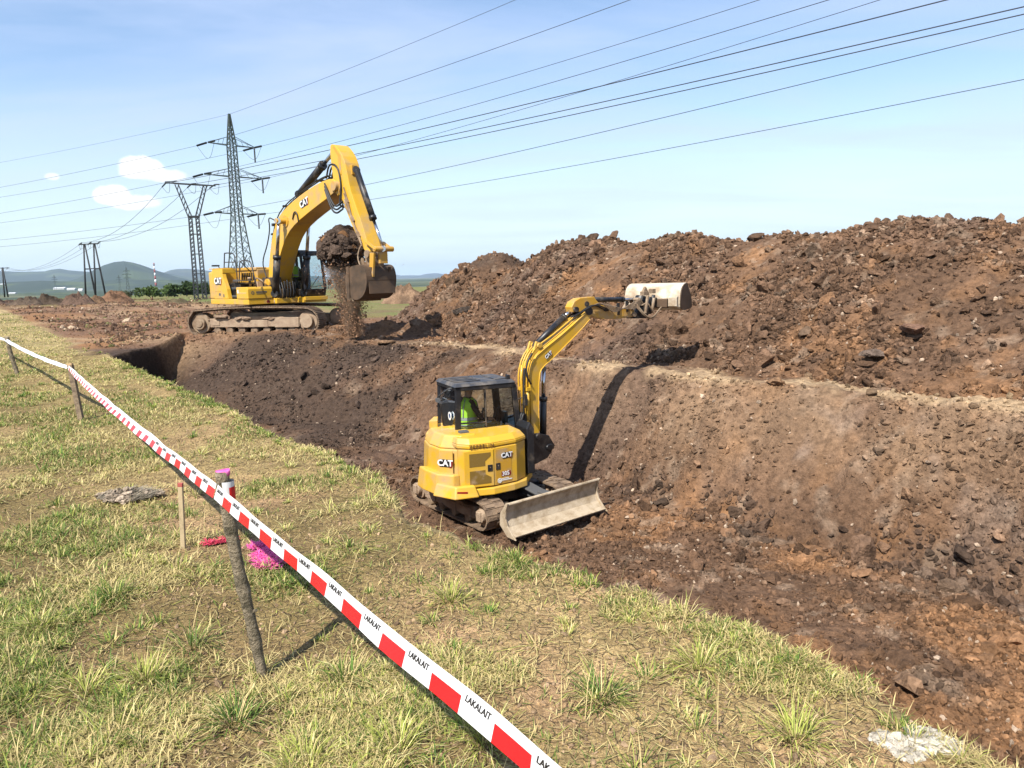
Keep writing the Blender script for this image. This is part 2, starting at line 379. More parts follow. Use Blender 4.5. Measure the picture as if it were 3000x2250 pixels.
def ground_z(x, y, fine=True):
    x = np.asarray(x, float); y = np.asarray(y, float)
    s, t, tn, T, w, D, xe = pit_parts(x, y)
    znear = -(t - tn) / (.2 + .12 * vnoise(s * 2, t * 0, 31)) * D
    p = np.clip((T - t) / w, -1, 1.6); ps = np.where(p > 0, np.clip(p, 0, 1) ** 1.3, p)
    zfar = -ps * D - np.clip(p - 1, 0, 1) * .05 * D
    zend = -(x - xe) / .35 * D
    pit = np.maximum(np.maximum(znear, zfar), zend); pit = np.minimum(0, np.maximum(pit, -D - .05))
    inpit = sstep(-.02, -.25, pit)
    # loose rubble fill sloping out of the left end, floor roughness
    gro = sstep(-.1, .15, p) * sstep(1.15, .8, p) * sstep(22, 16, s); pit = pit + gro * inpit * (.13 * fbm(s, p * .5, .42, 3, 45) + .07 * fbm(s + p * .3, p * .25, .14, 2, 46))
    pit = pit + inpit * (.22 * fbm(x, y, 1.7, 4, 40) + .07 * fbm(x, y, .4, 3, 41))
    z = pit
    # pad under the large excavator and rough spoil right of it
    e = np.sqrt(((x + 9.0) / 6.2) ** 2 + ((y - 30.2) / 4.6) ** 2); z = z + .28 * sstep(1.25, .75, e)
    e2 = np.sqrt(((x + 3.6) / 2.2) ** 2 + ((y - 27.4) / 1.1) ** 2); z = z + .35 * sstep(1.2, .2, e2) * (1 + fbm(x, y, .8, 3, 55))
    ledge = sstep(0, .4, t - T) * sstep(15.5, 13.2, t)
    dirt = sstep(2.6, 3.6, t + .5 * fbm(x, y, 3, 3, 60)) * (1 - inpit)
    z = z + dirt * (.10 * fbm(x, y, 1.5, 4, 61) + .05 * ledge * fbm(x, y, .5, 3, 62)) + (1 - dirt) * (1 - inpit) * (.05 * fbm(x, y, 1.4, 3, 63) + .02 * fbm(x, y, .25, 2, 64))
    dist = np.hypot(x, y)
    z = z * sstep(160, 80, dist) + .35 * sstep(30, 60, dist) * sstep(220, 130, dist) * fbm(x, y, 9, 3, 70)
    z = z - 13 * sstep(140, 700, dist) + 5 * sstep(500, 1500, dist) * fbm(x, y, 600, 3, 71)
    if fine:
        f, r = worley(x, y, .34, 80); f2, r2 = worley(x, y, .15, 84)
        k = np.clip(inpit + dirt * sstep(40, 25, dist), 0, 1)
        rough = k * (.5 + .9 * sstep(-.2, .3, fbm(x, y, 2.6, 2, 90)))
        z = z + rough * ((.55 - f) * .11 * r + (.5 - f2) * .05 * r2)
    return z
RS = np.array([(7.33, 2.97), (8.03, 3.02), (9.17, 3.13), (10.09, 3.01), (10.75, 2.86), (11.5, 2.86), (12.38, 2.97), (13.02, 2.93), (13.41, 2.76), (14.2, 2.92), (15.31, 3.15), (15.98, 3.16), (17.3, 3.02), (17.8, 2.93), (18.3, 3.02), (19.0, 3.2), (19.78, 3.15), (20.4, 3.28), (21.92, 3.18), (23.5, 2.6), (24.2, 2.3), (24.9, 2.36), (25.5, 2.92), (26.42, 3.02), (28.3, 2.62), (30.4, 2.0), (32.4, 1.25), (33.5, .6), (34.5, -.2), (37, -1.)])
RS = np.vstack([[(-30, 2.6), (-8, 2.7), (2, 2.9), (5, 2.8), (6.3, 2.8), (6.9, 2.9)], RS])
def heap_z(x, y, fine=True):
    s, t = st(x, y)
    h = np.interp(s + .25 * fbm(s, t, 1.2, 2, 101), RS[:, 0], RS[:, 1])
    tr = 18.2 + .35 * fbm(s, t * 0, 4, 2, 100)
    foot = 13.25 + .55 * fbm(s, t * 0, 3.4, 3, 103) + np.interp(s, [8, 20, 27, 33], [0, .6, 2.2, 3.8])
    kf = np.maximum(h, .8) / np.maximum(tr - foot, 1); d = tr - t
    z = np.where(d > 0, h - kf * (np.sqrt(d * d + .35) - .59), h - .62 * (np.sqrt(d * d + .35) - .59))
    lump = (np.clip(z, 0, 1)) * np.clip((h - z) / .8, .15, 1)
    z = z + lump * (.42 * fbm(x, y, 2.6, 4, 105) + .14 * fbm(x, y, .7, 3, 106))
    z = np.where((t > 24.8) | (s > 36.5) | (t < 11.9), -5., z)
    if fine:
        f, r = worley(x, y, .38, 110); f2, r2 = worley(x, y, .17, 114)
        z = z + np.clip(z + .3, 0, 1) * ((.5 - f) * .17 * r + (.5 - f2) * .08 * r2)
    return z
BR = np.array((.165, .098, .060)); DK = np.array((.072, .050, .038)); OC = np.array((.36, .19, .09)); DU = np.array((.50, .36, .22)); FLD = np.array((.235, .135, .082))
STRAW = np.array((.40, .31, .15)); GRN = np.array((.13, .16, .05))
def soil_tint(x, y, base=BR):
    c = np.broadcast_to(base, x.shape + (3,)).copy()
    c = lerp(c, OC, sstep(.18, .45, fbm(x, y, 1.5, 4, 121)) * .5)
    c = lerp(c, OC * .8, sstep(.15, .45, fbm(x, y, .45, 3, 122)) * .4)
    c = lerp(c, (.13, .088, .068), sstep(.1, .4, fbm(x, y, 2.6, 3, 123)) * .6)
    c = lerp(c, (.34, .25, .18), sstep(.22, .42, fbm(x, y, .3, 3, 124)) * .5)
    return c * (1 + .35 * fbm(x, y, .8, 4, 125))[..., None]
def ground_tint(x, y):
    s, t, tn, T, w, D, xe = pit_parts(x, y); dist = np.hypot(x, y)
    c = soil_tint(x, y)
    wall = sstep(.0, .4, T - t)
    # upper wall weathered ochre and grey on the right, fresh dark soil on the left and on the floor
    p = (T - t) / w
    up = sstep(1.0, .25, p) * sstep(-.1, .1, p) * sstep(16, 9, s)
    c = lerp(c, (.34, .225, .14), up * .65 * (.6 + fbm(x, y, 1., 3, 130)))
    c = lerp(c, (.40, .34, .30), sstep(.15, .35, fbm(x, y, .9, 3, 131)) * sstep(10.5, 7, s) * sstep(1.3, .4, p) * sstep(.1, .3, p) * .22)
    c = lerp(c, OC * .95, sstep(.0, .3, fbm(x, y, 1.3, 3, 132)) * sstep(6.5, 4, s) * sstep(.5, 1.2, p) * .6)
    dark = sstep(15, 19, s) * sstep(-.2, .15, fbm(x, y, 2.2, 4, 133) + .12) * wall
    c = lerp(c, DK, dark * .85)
    c = lerp(c, DK * .3, sstep(1.6, .2, x - xe) * sstep(22, 23, y) * sstep(29.5, 28, y) * sstep(-.1, .2, x - xe) * wall)  # shade of the left end wall deepened in the soil colour
    ledge = sstep(-.25, .05, t - T) * sstep(1.1, .5, t - T + .5 * fbm(x, y, 1.2, 3, 135)) * sstep(24, 18, s)
    c = lerp(c, DU * 1.05, ledge * .9 * sstep(-.22, .12, fbm(x, y, 1.1, 4, 136)))
    # stripped field on the far left, grass beyond
    fld = sstep(27, 30, s) * sstep(-.2, .3, t - 3)
    c = np.where((fld > 0)[..., None], lerp(c, lerp(FLD, OC * .9, sstep(-.1, .4, fbm(x, y, 2.5, 4, 140))), fld), c)
    c = lerp(c, DU, fld * sstep(.05, .3, fbm(x * .6 + y, y * .3, 2.5, 3, 141)) * .5)
    pad = sstep(1.3, .9, np.sqrt(((x + 9.0) / 6.2) ** 2 + ((y - 30.2) / 4.6) ** 2))
    far = sstep(-3, 3, (t - 19) + 6 * fbm(x, y, 7, 3, 142)) * sstep(38, 44, y) * (1 - pad); far = np.maximum(far, .75 * sstep(70, 95, y + 14 * fbm(x, y, 12, 3, 145)) * sstep(-.1, .15, fbm(x, y * .5, 9, 4, 146)))
    far = np.maximum(far, sstep(110, 150, dist))
    g = lerp(lerp((.25, .22, .09), GRN * 1.3, sstep(-.3, .3, fbm(x, y, 3, 4, 143))), (.22, .14, .09), sstep(.1, .4, fbm(x, y, 4, 4, 144)) * .8)
    c = lerp(c, g, far)
    valley = sstep(180, 500, dist)
    v = lerp(lerp((.055, .085, .04), (.16, .17, .09), sstep(-.2, .3, fbm(x, y, 220, 3, 150))), (.04, .06, .035), sstep(.0, .3, fbm(x, y, 130, 3, 151)))
    c = lerp(c, v, valley)
    # the mown strip under the grass
    near = sstep(.10, -.05, t - tn)
    near = np.where(s > 26, sstep(.5, -.5, t - 3.1 - .8 * fbm(x, y, 2, 3, 152)), near)
    near = near * sstep(140, 90, dist)
    d0 = lerp((.62, .42, .25), (.52, .39, .20), sstep(-.25, .2, fbm(x, y, .7, 4, 155)))
    d0 = lerp(d0, (.25, .20, .085), sstep(-.1, .35, fbm(x, y, 1.6, 3, 156) + .28 * sstep(2.4, 0, t)) * .7)
    d0 = lerp(d0, (.38, .31, .14), sstep(6, 14, dist) * .6)
    d0 = d0 * (1 + .5 * fbm(x, y, .12, 3, 157))[..., None]
    c = lerp(c, d0, near)
    return np.clip(c, .01, .9)
def graded(fine0, fine1, step, lo, hi, grow=1.10):
    a = list(np.arange(fine0, fine1 + 1e-6, step)); d = step
    while a[-1] < hi: d *= grow; a.append(a[-1] + d)
    d = step; b = []; v = fine0
    while v > lo: d *= grow; v -= d; b.append(v)
    return np.array(b[::-1] + a)
def build_ground():
    S = graded(0, 31, .06, -9000, 14000, 1.12); T = graded(2.6, 15.5, .05, -14000, 14000, 1.10)
    ss, tt = np.meshgrid(S, T, indexing='ij'); x, y = xy(ss, tt)
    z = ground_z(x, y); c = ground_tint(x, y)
    nS, nT = ss.shape; idx = np.arange(nS * nT).reshape(nS, nT)
    f = np.stack([idx[:-1, :-1], idx[:-1, 1:], idx[1:, 1:], idx[1:, :-1]], -1).reshape(-1, 4)[:, ::-1]
    pp = pit_parts(x, y); turf = ((tt < pp[2] - .05) & (ss < 27)).reshape(-1)
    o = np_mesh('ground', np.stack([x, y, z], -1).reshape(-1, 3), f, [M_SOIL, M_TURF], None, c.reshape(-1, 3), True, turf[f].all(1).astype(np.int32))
    return tag(o, 'brown earth with the dug pit and the dry mown grass strip beside it', 'ground', kind='structure')
build_ground()
def build_heap():
    S = np.arange(-9, 37, .075); T = np.arange(11.95, 25, .065)
    ss, tt = np.meshgrid(S, T, indexing='ij'); x, y = xy(ss, tt)
    z = heap_z(x, y); c = soil_tint(x, y, np.array((.162, .097, .060)))
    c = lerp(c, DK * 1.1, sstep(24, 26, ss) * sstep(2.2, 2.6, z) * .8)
    keep = (z > -.35).reshape(-1); idx = np.arange(ss.size).reshape(ss.shape)
    f = np.stack([idx[:-1, :-1], idx[:-1, 1:], idx[1:, 1:], idx[1:, :-1]], -1).reshape(-1, 4)[:, ::-1]
    f = f[keep[f].any(1)]
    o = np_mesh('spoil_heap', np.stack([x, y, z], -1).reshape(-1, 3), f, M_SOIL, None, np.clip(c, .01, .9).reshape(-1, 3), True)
    return tag(o, 'long high heap of lumpy brown excavated soil along the far side of the pit', 'soil heap')
build_heap()
# ------------------------------------------------------------------ clods
def ico(n=1):
    t = (1 + 5 ** .5) / 2
    v = [(-1, t, 0), (1, t, 0), (-1, -t, 0), (1, -t, 0), (0, -1, t), (0, 1, t), (0, -1, -t), (0, 1, -t), (t, 0, -1), (t, 0, 1), (-t, 0, -1), (-t, 0, 1)]
    f = [(0, 11, 5), (0, 5, 1), (0, 1, 7), (0, 7, 10), (0, 10, 11), (1, 5, 9), (5, 11, 4), (11, 10, 2), (10, 7, 6), (7, 1, 8), (3, 9, 4), (3, 4, 2), (3, 2, 6), (3, 6, 8), (3, 8, 9), (4, 9, 5), (2, 4, 11), (6, 2, 10), (8, 6, 7), (9, 8, 1)]
    v = [Vector(p).normalized() for p in v]
    for _ in range(n):
        cache = {}; nf = []
        def mid(a, b):
            k = (min(a, b), max(a, b))
            if k not in cache: v.append((v[a] + v[b]).normalized()); cache[k] = len(v) - 1
            return cache[k]
        for a, b, c in f:
            ab, bc, ca = mid(a, b), mid(b, c), mid(c, a); nf += [(a, ab, ca), (b, bc, ab), (c, ca, bc), (ab, bc, ca)]
        f = nf
    return np.array([tuple(p) for p in v]), np.array(f)
def rock_shape(n, seed, ang=.35):
    v, f = ico(n); r = np.random.default_rng(seed)
    for _ in range(9 if n else 3):          # chop with planes to make it angular
        d = r.normal(size=3); d /= np.linalg.norm(d); h = r.uniform(.45, .85)
        q = v @ d; v = v - np.clip(q - h, 0, None)[:, None] * d
    v = v * (1 + ang * .3 * r.normal(size=(len(v), 1))); return v * np.array((1.2, .95, .6)), f
def rand_rot(n, rng):
    q = rng.normal(size=(n, 4)); q /= np.linalg.norm(q, axis=1)[:, None]; w, x, y, z = q.T
    return np.stack([np.stack([1 - 2 * (y * y + z * z), 2 * (x * y - z * w), 2 * (x * z + y * w)], -1), np.stack([2 * (x * y + z * w), 1 - 2 * (x * x + z * z), 2 * (y * z - x * w)], -1), np.stack([2 * (x * z - y * w), 2 * (y * z + x * w), 1 - 2 * (x * x + y * y)], -1)], 1)
def clods(P, size, colr, rng, hi):
    V = []; F = []; Cc = []; off = 0
    shapes = [rock_shape(hi, 50 + k) for k in range(4)]; pick = rng.integers(0, 4, len(P))
    for k in range(4):
        m = pick == k; n = m.sum()
        if not n: continue
        v, f = shapes[k]; Rm = rand_rot(n, rng)
        vv = np.einsum('nij,vj->nvi', Rm, v) * (size[m][:, None, None] * rng.uniform(.75, 1.3, (n, 1, 3)))
        V.append((vv + P[m][:, None, :]).reshape(-1, 3)); F.append((f[None] + (np.arange(n) * len(v))[:, None, None] + off).reshape(-1, 3)); off += n * len(v)
        Cc.append(np.repeat(colr[m], len(v), 0))
    return np.vstack(V), np.vstack(F), np.vstack(Cc)
def surf(x, y):
    return np.maximum(ground_z(x, y), heap_z(x, y))
def scatter_clods():
    rng = np.random.default_rng(5); n = 330000
    Z = 4 + 38 * rng.random(n) ** 1.3; px = rng.uniform(-150, 3150, n); x = (px - 1500) / 2200 * Z; y = Z
    s, t, tn, T, w, D, xe = pit_parts(x, y)
    g = ground_z(x, y); h = heap_z(x, y); onh = h > g
    pit = (t > tn + .1) & (t < T) & (x > xe + .1); ledge = (t >= T) & ~onh & (s < 27)
    fld = (s > 27) & (t > 4) & ~pit & ~onh
    keepp = np.where(onh, .95, np.where(pit, .8, np.where(ledge, np.where(t - T < .75, .10, .5), np.where(fld, .12, 0))))
    keepp = keepp * (.14 + .86 * sstep(-.2, .2, fbm(x, y, 1.6, 4, 200)))
    k = (rng.random(n) < keepp) & ~((t < 3.55) & (s < 28))
    x, y, Z, s, t, T, onh, pit = x[k], y[k], Z[k], s[k], t[k], T[k], onh[k], pit[k]
    z = np.where(onh, h[k], g[k])
    size = np.exp(rng.normal(-3.45, .58, len(x))) * np.where(onh, .95, np.where(pit, .56, .7)) * np.where(s > 27, np.where(onh, 1, .6), 1) * (.72 + .02 * Z)
    size = np.where(rng.random(len(x)) < .010 * (1 + onh), size * 2.3, size); size = np.clip(size, .012, .26)
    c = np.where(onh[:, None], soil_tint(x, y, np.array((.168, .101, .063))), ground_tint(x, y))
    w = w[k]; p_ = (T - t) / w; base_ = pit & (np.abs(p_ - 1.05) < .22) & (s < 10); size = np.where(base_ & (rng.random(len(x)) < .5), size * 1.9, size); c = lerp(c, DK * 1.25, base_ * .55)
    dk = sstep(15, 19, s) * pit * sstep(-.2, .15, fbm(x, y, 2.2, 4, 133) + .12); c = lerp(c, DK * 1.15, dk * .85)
    c = c * rng.uniform(.5, 1.6, (len(x), 1)); lt = rng.random(len(x)) < .03
    c[lt] = np.array((.50, .38, .28)) * rng.uniform(.7, 1.3, (lt.sum(), 1)); size = np.where(lt, np.minimum(size, .05), size)
    P = np.stack([x, y, z + size * .25], -1); big = size > .075
    a = clods(P[~big], size[~big], c[~big], rng, 0); b = clods(P[big], size[big], c[big], rng, 1)
    n = 60000; Z = 25 * np.exp(rng.random(n) * math.log(112 / 25)); px = rng.uniform(-250, 900, n); x = (px - 1500) / 2200 * Z; y = Z; s, t, tn, T, w, D, xe = pit_parts(x, y)
    k = (s > 29) & (t > 3.2 + rng.random(n)) & (t < 62) & (rng.random(n) < .15 + .85 * sstep(-.1, .25, fbm(x + y * .4, y * .5, 3, 4, 230))) & ~((np.hypot((x + 9) / 5.5, (y - 30) / 3.2) < 1) & (y > 28)); x, y, Z, t = x[k], y[k], Z[k], t[k]; n = len(x)
    size = np.clip(np.exp(rng.normal(-3.5, .6, n)) * (.5 + .012 * Z), .012, .22); cf = np.where((rng.random(n) < .10)[:, None], np.array((.16, .15, .06)), np.where((rng.random(n) < .06)[:, None], np.array((.5, .38, .27)), lerp(FLD * .95, DK * 1.6, rng.random(n) * .8))) * rng.uniform(.6, 1.4, (n, 1))
    d_ = clods(np.stack([x, y, ground_z(x, y) + size * .2], -1), size, cf, rng, 0); b = (np.vstack([b[0], d_[0]]), np.vstack([b[1], d_[1] + len(b[0])]), np.vstack([b[2], d_[2]]))
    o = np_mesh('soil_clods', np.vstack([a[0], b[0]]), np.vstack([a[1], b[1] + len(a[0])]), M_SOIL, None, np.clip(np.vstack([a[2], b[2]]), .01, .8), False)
    tag(o, 'loose brown clods and stones strewn over the heap and the pit walls', 'soil clods', kind='stuff')
    print('clods', len(x))
scatter_clods()
def big_clod(x, y, r, name, label, col, cat, seed, flat=.75, dz=0.):
    v, f = rock_shape(3, seed, .12); v = v * np.array((1.1, 1, flat)) * r
    q = v / r; v = v * (1 + .22 * fbm(q[:, 0] + seed, q[:, 1] + q[:, 2], .6, 4, seed))[:, None]
    z = float(surf(np.array([x]), np.array([y]))[0])
    o = np_mesh(name, v, f, M_SOIL, None, np.broadcast_to(np.array(col), v.shape) * (1 + .5 * fbm(q[:, 0], q[:, 2], .5, 3, seed + 3))[:, None], False)
    o.location = (x, y, z + r * flat * .45 + dz); o.rotation_euler = (0, 0, seed); tag(o, label, cat); return o
big_clod(-1.75, 28.2, .34, 'soil_clod', 'dark grey upright clod at the heap foot just left of the small digger arm', (.07, .055, .045), 'soil clod', 3, .9)
big_clod(-4.05, 24.6, .30, 'soil_clod', 'flat pale clod sticking out of the pit slope left of the small digger cab', (.24, .15, .09), 'soil clod', 4, .5)
big_clod(7.3, 13.6, .24, 'soil_clod', 'large rounded reddish clod at the foot of the heap on the right', (.24, .14, .095), 'soil clod', 5, .85, .08)
big_clod(6.5, 13.4, .2, 'soil_clod', 'grey brown clod at the heap foot just left of the rounded reddish one', (.19, .14, .11), 'soil clod', 16, .8, .08)
big_clod(.25, 6.35, .07, 'stone', 'single smooth grey stone near the grass edge below the small digger', (.20, .19, .19), 'stone', 8, .7)
# ------------------------------------------------------------------ lettering
def text_mesh(body, size, name, m, parent, M, extrude=.004, bold=.0, shear=0., align='CENTER', spacing=1.):
    cu = bpy.data.curves.new(name, 'FONT'); cu.body = body; cu.size = size; cu.extrude = extrude; cu.offset = bold * size; cu.shear = shear
    cu.align_x = align; cu.align_y = 'CENTER'; cu.space_character = spacing; cu.resolution_u = 3
    to = bpy.data.objects.new(name, cu); COL.objects.link(to)
    dg = bpy.context.evaluated_depsgraph_get(); dg.update(); me = bpy.data.meshes.new_from_object(to.evaluated_get(dg))
    bpy.data.objects.remove(to); me.transform(M); me.materials.clear(); me.materials.append(m); me.name = name
    o = bpy.data.objects.new(name, me); COL.objects.link(o); o.parent = parent; return o
def plane_M(o, right, up):
    r = Vector(right).normalized(); u = Vector(up); u = (u - r * u.dot(r)).normalized(); n = r.cross(u); o = Vector(o)
    return Matrix(((r.x, u.x, n.x, o.x), (r.y, u.y, n.y, o.y), (r.z, u.z, n.z, o.z), (0, 0, 0, 1)))
def cat_logo(parent, o, right, up, h, frame=True):
    """white block letters on a dark red and black angular flash"""
    M = plane_M(o, right, up)
    p = MB()
    p.prism([(-1.05 * h, -.62 * h), (.75 * h, -.62 * h), (1.25 * h, -.1 * h), (1.25 * h, .5 * h), (1.05 * h, .66 * h), (-1.05 * h, .66 * h)], .001, .004, 'xy')
    base = p.build('logo', M_INK, parent, M)
    q = MB(); q.prism([(.72 * h, -.70 * h), (1.2 * h, -.66 * h), (1.42 * h, -.1 * h), (1.42 * h, .45 * h), (1.12 * h, .70 * h), (.95 * h, .5 * h), (1.1 * h, 0)], .0045, .007, 'xy')
    q.build('logo_flash', M_RED, base, M)
    text_mesh('CAT', h * 1.45, 'logo_letters', M_WHITE, base, M @ Matrix.Translation((0, 0.02 * h, .008)), .003, .03, 0)
    return base
def sag(p, q, d, n=9):
    p = Vector(p); q = Vector(q); return [p.lerp(q, i / (n - 1)) + Vector((0, 0, -d * 4 * (i / (n - 1)) * (1 - i / (n - 1)))) for i in range(n)]
def cylinder_part(name, parent, p, q, r, split=.55, rr=None, y=0):
    """hydraulic cylinder: black barrel (part) with a chrome rod (sub-part)"""
    p = Vector(p); q = Vector(q); m = p.lerp(q, split)
    b = MB(); b.cyl(p, m, r); d = (q - p).normalized(); b.cyl(m - d * r * .8, m + d * r * .25, r * 1.18)
    b.cyl(p + Vector((0, -r, 0)), p + Vector((0, r, 0)), r * 1.05)
    o = b.build(name, M_BLK, parent)
    k = MB(); k.cyl(m, q, rr or r * .5); k.cyl(q + Vector((0, -r * .9, 0)), q + Vector((0, r * .9, 0)), r * .8); k.build('rod', M_CHROME, o)
    return o
def resample(path, step):
    P = [Vector((a, 0, b)) for a, b in path]; P.append(P[0]); L = [0]
    for i in range(len(P) - 1): L.append(L[-1] + (P[i + 1] - P[i]).length)
    n = max(8, round(L[-1] / step)); out = []
    for k in range(n):
        d = L[-1] * k / n; i = max(j for j in range(len(P) - 1) if L[j] <= d); t = (d - L[i]) / max(L[i + 1] - L[i], 1e-6); out.append(P[i].lerp(P[i + 1], t))
    return out
def track_loop(path, y, w, step, th, grous, lug=False, rng=None):
    """path clockwise loop in xz -> shoes"""
    b = MB(); P = resample(path, step); n = len(P)
    cx = sum(p.x for p in P) / n; cz = sum(p.z for p in P) / n
    for i in range(n):
        a = P[i]; c = P[(i + 1) % n]; mid = (a + c) / 2; d = (c - a).normalized(); nrm = Vector((-d.z, 0, d.x))
        if nrm.dot(mid - Vector((cx, 0, cz))) < 0: nrm = -nrm
        rot = Matrix((d, Vector((0, 1, 0)), nrm)).transposed()
        b.box(mid + Vector((0, y, 0)), ((c - a).length * .96, w, th), rot)
        if grous:
            for k in (-.36, 0, .36): b.box(mid + nrm * (th * .5 + grous * .5) + d * ((c - a).length * k) + Vector((0, y, 0)), ((c - a).length * .12, w * .98, grous), rot)
        if lug: b.box(mid + nrm * (th * .5 + .008) + Vector((0, y + (.25 if i % 2 else -.25) * w * .9, 0)), ((c - a).length * .6, w * .42, .02), rot)
        b.box(mid - nrm * (th * .5 + .03) + Vector((0, y, 0)), ((c - a).length * .7, w * .3, .06), rot)
    return b
def mud_lumps(spots, seed):
    V = []; F = []; off = 0
    for k, (x, y, z, r) in enumerate(spots):
        v, f = rock_shape(2, seed + k, .15); v = v * np.array((1.3, .7, .75)) * r
        v = v * (1 + .3 * fbm(v[:, 0] / r + k, v[:, 2] / r + v[:, 1] / r, .6, 3, seed + k))[:, None]
        V.append(v + np.array((x, y, z))); F.append(f + off); off += len(v)
    return np.vstack(V), np.vstack(F)
# ------------------------------------------------------------------ people
def person(name, label, loc, yaw, hands, vest=True, lean=.0, cap=(.03, .03, .035), turn=0):
    root = empty(name, loc, yaw, label, 'person')
    # seated skeleton, hips at the origin, facing +x
    J = [((0, 0, 0), .135), ((.01 + lean * .3, 0, .17), .125), ((.02 + lean * .7, 0, .36), .135), ((.02 + lean, 0, .49), .10), ((.03 + lean, 0, .56), .058), ((.05 + lean, 0, .68), .098), ((.055 + lean, 0, .79), .085)]
    E_ = [(0, 1), (1, 2), (2, 3), (3, 4), (4, 5), (5, 6)]
    def add(p, r, par): J.append((p, r)); E_.append((par, len(J) - 1)); return len(J) - 1
    for sgn, hp in ((1, hands[0]), (-1, hands[1])):
        sh = add((.02 + lean, sgn * .19, .46), .062, 3); hp = Vector(hp); s0 = Vector(J[sh][0])
        el = (s0 + hp) / 2 + Vector((-.05, sgn * .08, -.12)); e = add(tuple(el), .047, sh)
        wv = hp - (hp - el).normalized() * .05; w = add(tuple(wv), .032, e)
        pm = add(tuple(hp), .036, w); dirv = (hp - el).normalized()
        for q, (dy, ln) in enumerate(((-.03, .07), (-.01, .08), (.01, .078), (.028, .06))):
            k1 = add(tuple(hp + dirv * ln * .55 + Vector((0, dy, -.005))), .010, pm); add(tuple(hp + dirv * ln * .9 + Vector((0, dy, -.04))), .008, k1)
        add(tuple(hp + dirv * .02 + Vector((0, -sgn * .05, 0))), .011, pm)
        k = add((.40, sgn * .13, .04), .072, 0); a = add((.50, sgn * .13, -.38), .046, k); add((.66, sgn * .14, -.44), .040, a)
    me = bpy.data.meshes.new('body'); me.from_pydata([p for p, r in J], E_, []); o = bpy.data.objects.new('body', me); COL.objects.link(o)
    md = o.modifiers.new('skin', 'SKIN'); md.use_smooth_shade = True; me.skin_vertices.new() if not me.skin_vertices else None
    for i, (p, r) in enumerate(J): me.skin_vertices[0].data[i].radius = (r, r * (.86 if i < 4 else 1)); me.skin_vertices[0].data[i].use_root = i == 0
    sb = o.modifiers.new('sub', 'SUBSURF'); sb.levels = 1; sb.render_levels = 1
    dg = bpy.context.evaluated_depsgraph_get(); dg.update(); m2 = bpy.data.meshes.new_from_object(o.evaluated_get(dg)); bpy.data.objects.remove(o)
    m2.materials.clear(); m2.materials.append(M_CLOTH); m2.materials.append(M_SKIN)
    hv = [Vector(h) for h in hands]
    for p in m2.polygons:
        c = p.center; p.material_index = 1 if (c.z > .55 and abs(c.y) < .13) or any((c - h).length < .1 for h in hv) else 0; p.use_smooth = True
    b = bpy.data.objects.new('body', m2); COL.objects.link(b); b.parent = root
    hx = .055 + lean
    def rg(cx, z, rx, ry, n=18): return [(cx + rx * math.cos(2 * math.pi * i / n), ry * math.sin(2 * math.pi * i / n), z) for i in range(n)]
    f = MB(); f.loft([rg(hx + .098, .66, .012, .014, 6), rg(hx + .122, .672, .016, .018, 6), rg(hx + .105, .71, .010, .012, 6)])
    for sg in (1, -1):
        f.loft([[(hx - .01 + .03 * math.cos(a), sg * .098, .70 + .035 * math.sin(a)) for a in (0, 1, 2, 3, 4, 5)], [(hx - .012 + .026 * math.cos(a), sg * .118, .70 + .03 * math.sin(a)) for a in (0, 1, 2, 3, 4, 5)]])
    f.build('face_features', M_SKIN, b)
    ey = MB()
    for sg in (1, -1): ey.box((hx + .093, sg * .034, .715), (.012, .022, .010))
    ey.box((hx + .093, 0, .635), (.012, .045, .008)); ey.build('eyes_and_mouth', M_CLOTH, b)
    h = MB(); h.loft([rg(hx - .012, .725, .112, .102), rg(hx - .014, .78, .115, .105), rg(hx - .012, .83, .09, .082), rg(hx - .012, .853, .03, .03)])
    h.prism([(hx + .06, -.07), (hx + .17, -.05), (hx + .185, 0), (hx + .17, .05), (hx + .06, .07)], .735, .747, 'xy')
    h.build('cap', M_CLOTH, root)
    if vest:
        v = MB(); rr = []
        for z, rx, ry, cx in ((-.06, .185, .20, .005), (.05, .18, .195, .01 + lean * .1), (.20, .172, .195, .012 + lean * .35), (.36, .175, .215, .02 + lean * .7), (.46, .15, .225, .02 + lean * .95), (.525, .10, .15, .02 + lean), (.55, .075, .085, .02 + lean)): rr.append((z, rx, ry, cx))
        rings = [rg(cx, z, rx, ry, 22) for z, rx, ry, cx in rr]; v.loft(rings, 0, True, False); ob = v.build('vest', M_VEST, root)
        t = MB()
        def band(z0, z1):
            def at(z):
                i = max(k for k in range(len(rr)) if rr[k][0] <= z); i = min(i, len(rr) - 2); q = (z - rr[i][0]) / (rr[i + 1][0] - rr[i][0]); return [rr[i][k] + (rr[i + 1][k] - rr[i][k]) * q for k in (1, 2, 3)]
            a = at(z0); c = at(z1); t.loft([rg(a[2], z0, a[0] + .005, a[1] + .005, 22), rg(c[2], z1, c[0] + .005, c[1] + .005, 22)], 0, True, False)
        band(.02, .075); band(.15, .205)
        for sg in (1, -1):
            for fx in (1, -1):
                pts = [Vector((cx + fx * (rx + .004) * .80, sg * ry * .58, z)) for z, rx, ry, cx in rr[2:6]]
                for i in range(3): t.bar(pts[i], pts[i + 1], .05, .006, 0, (fx, 0, 0))
        t.build('reflective_band', M_REFL, ob)
    return root
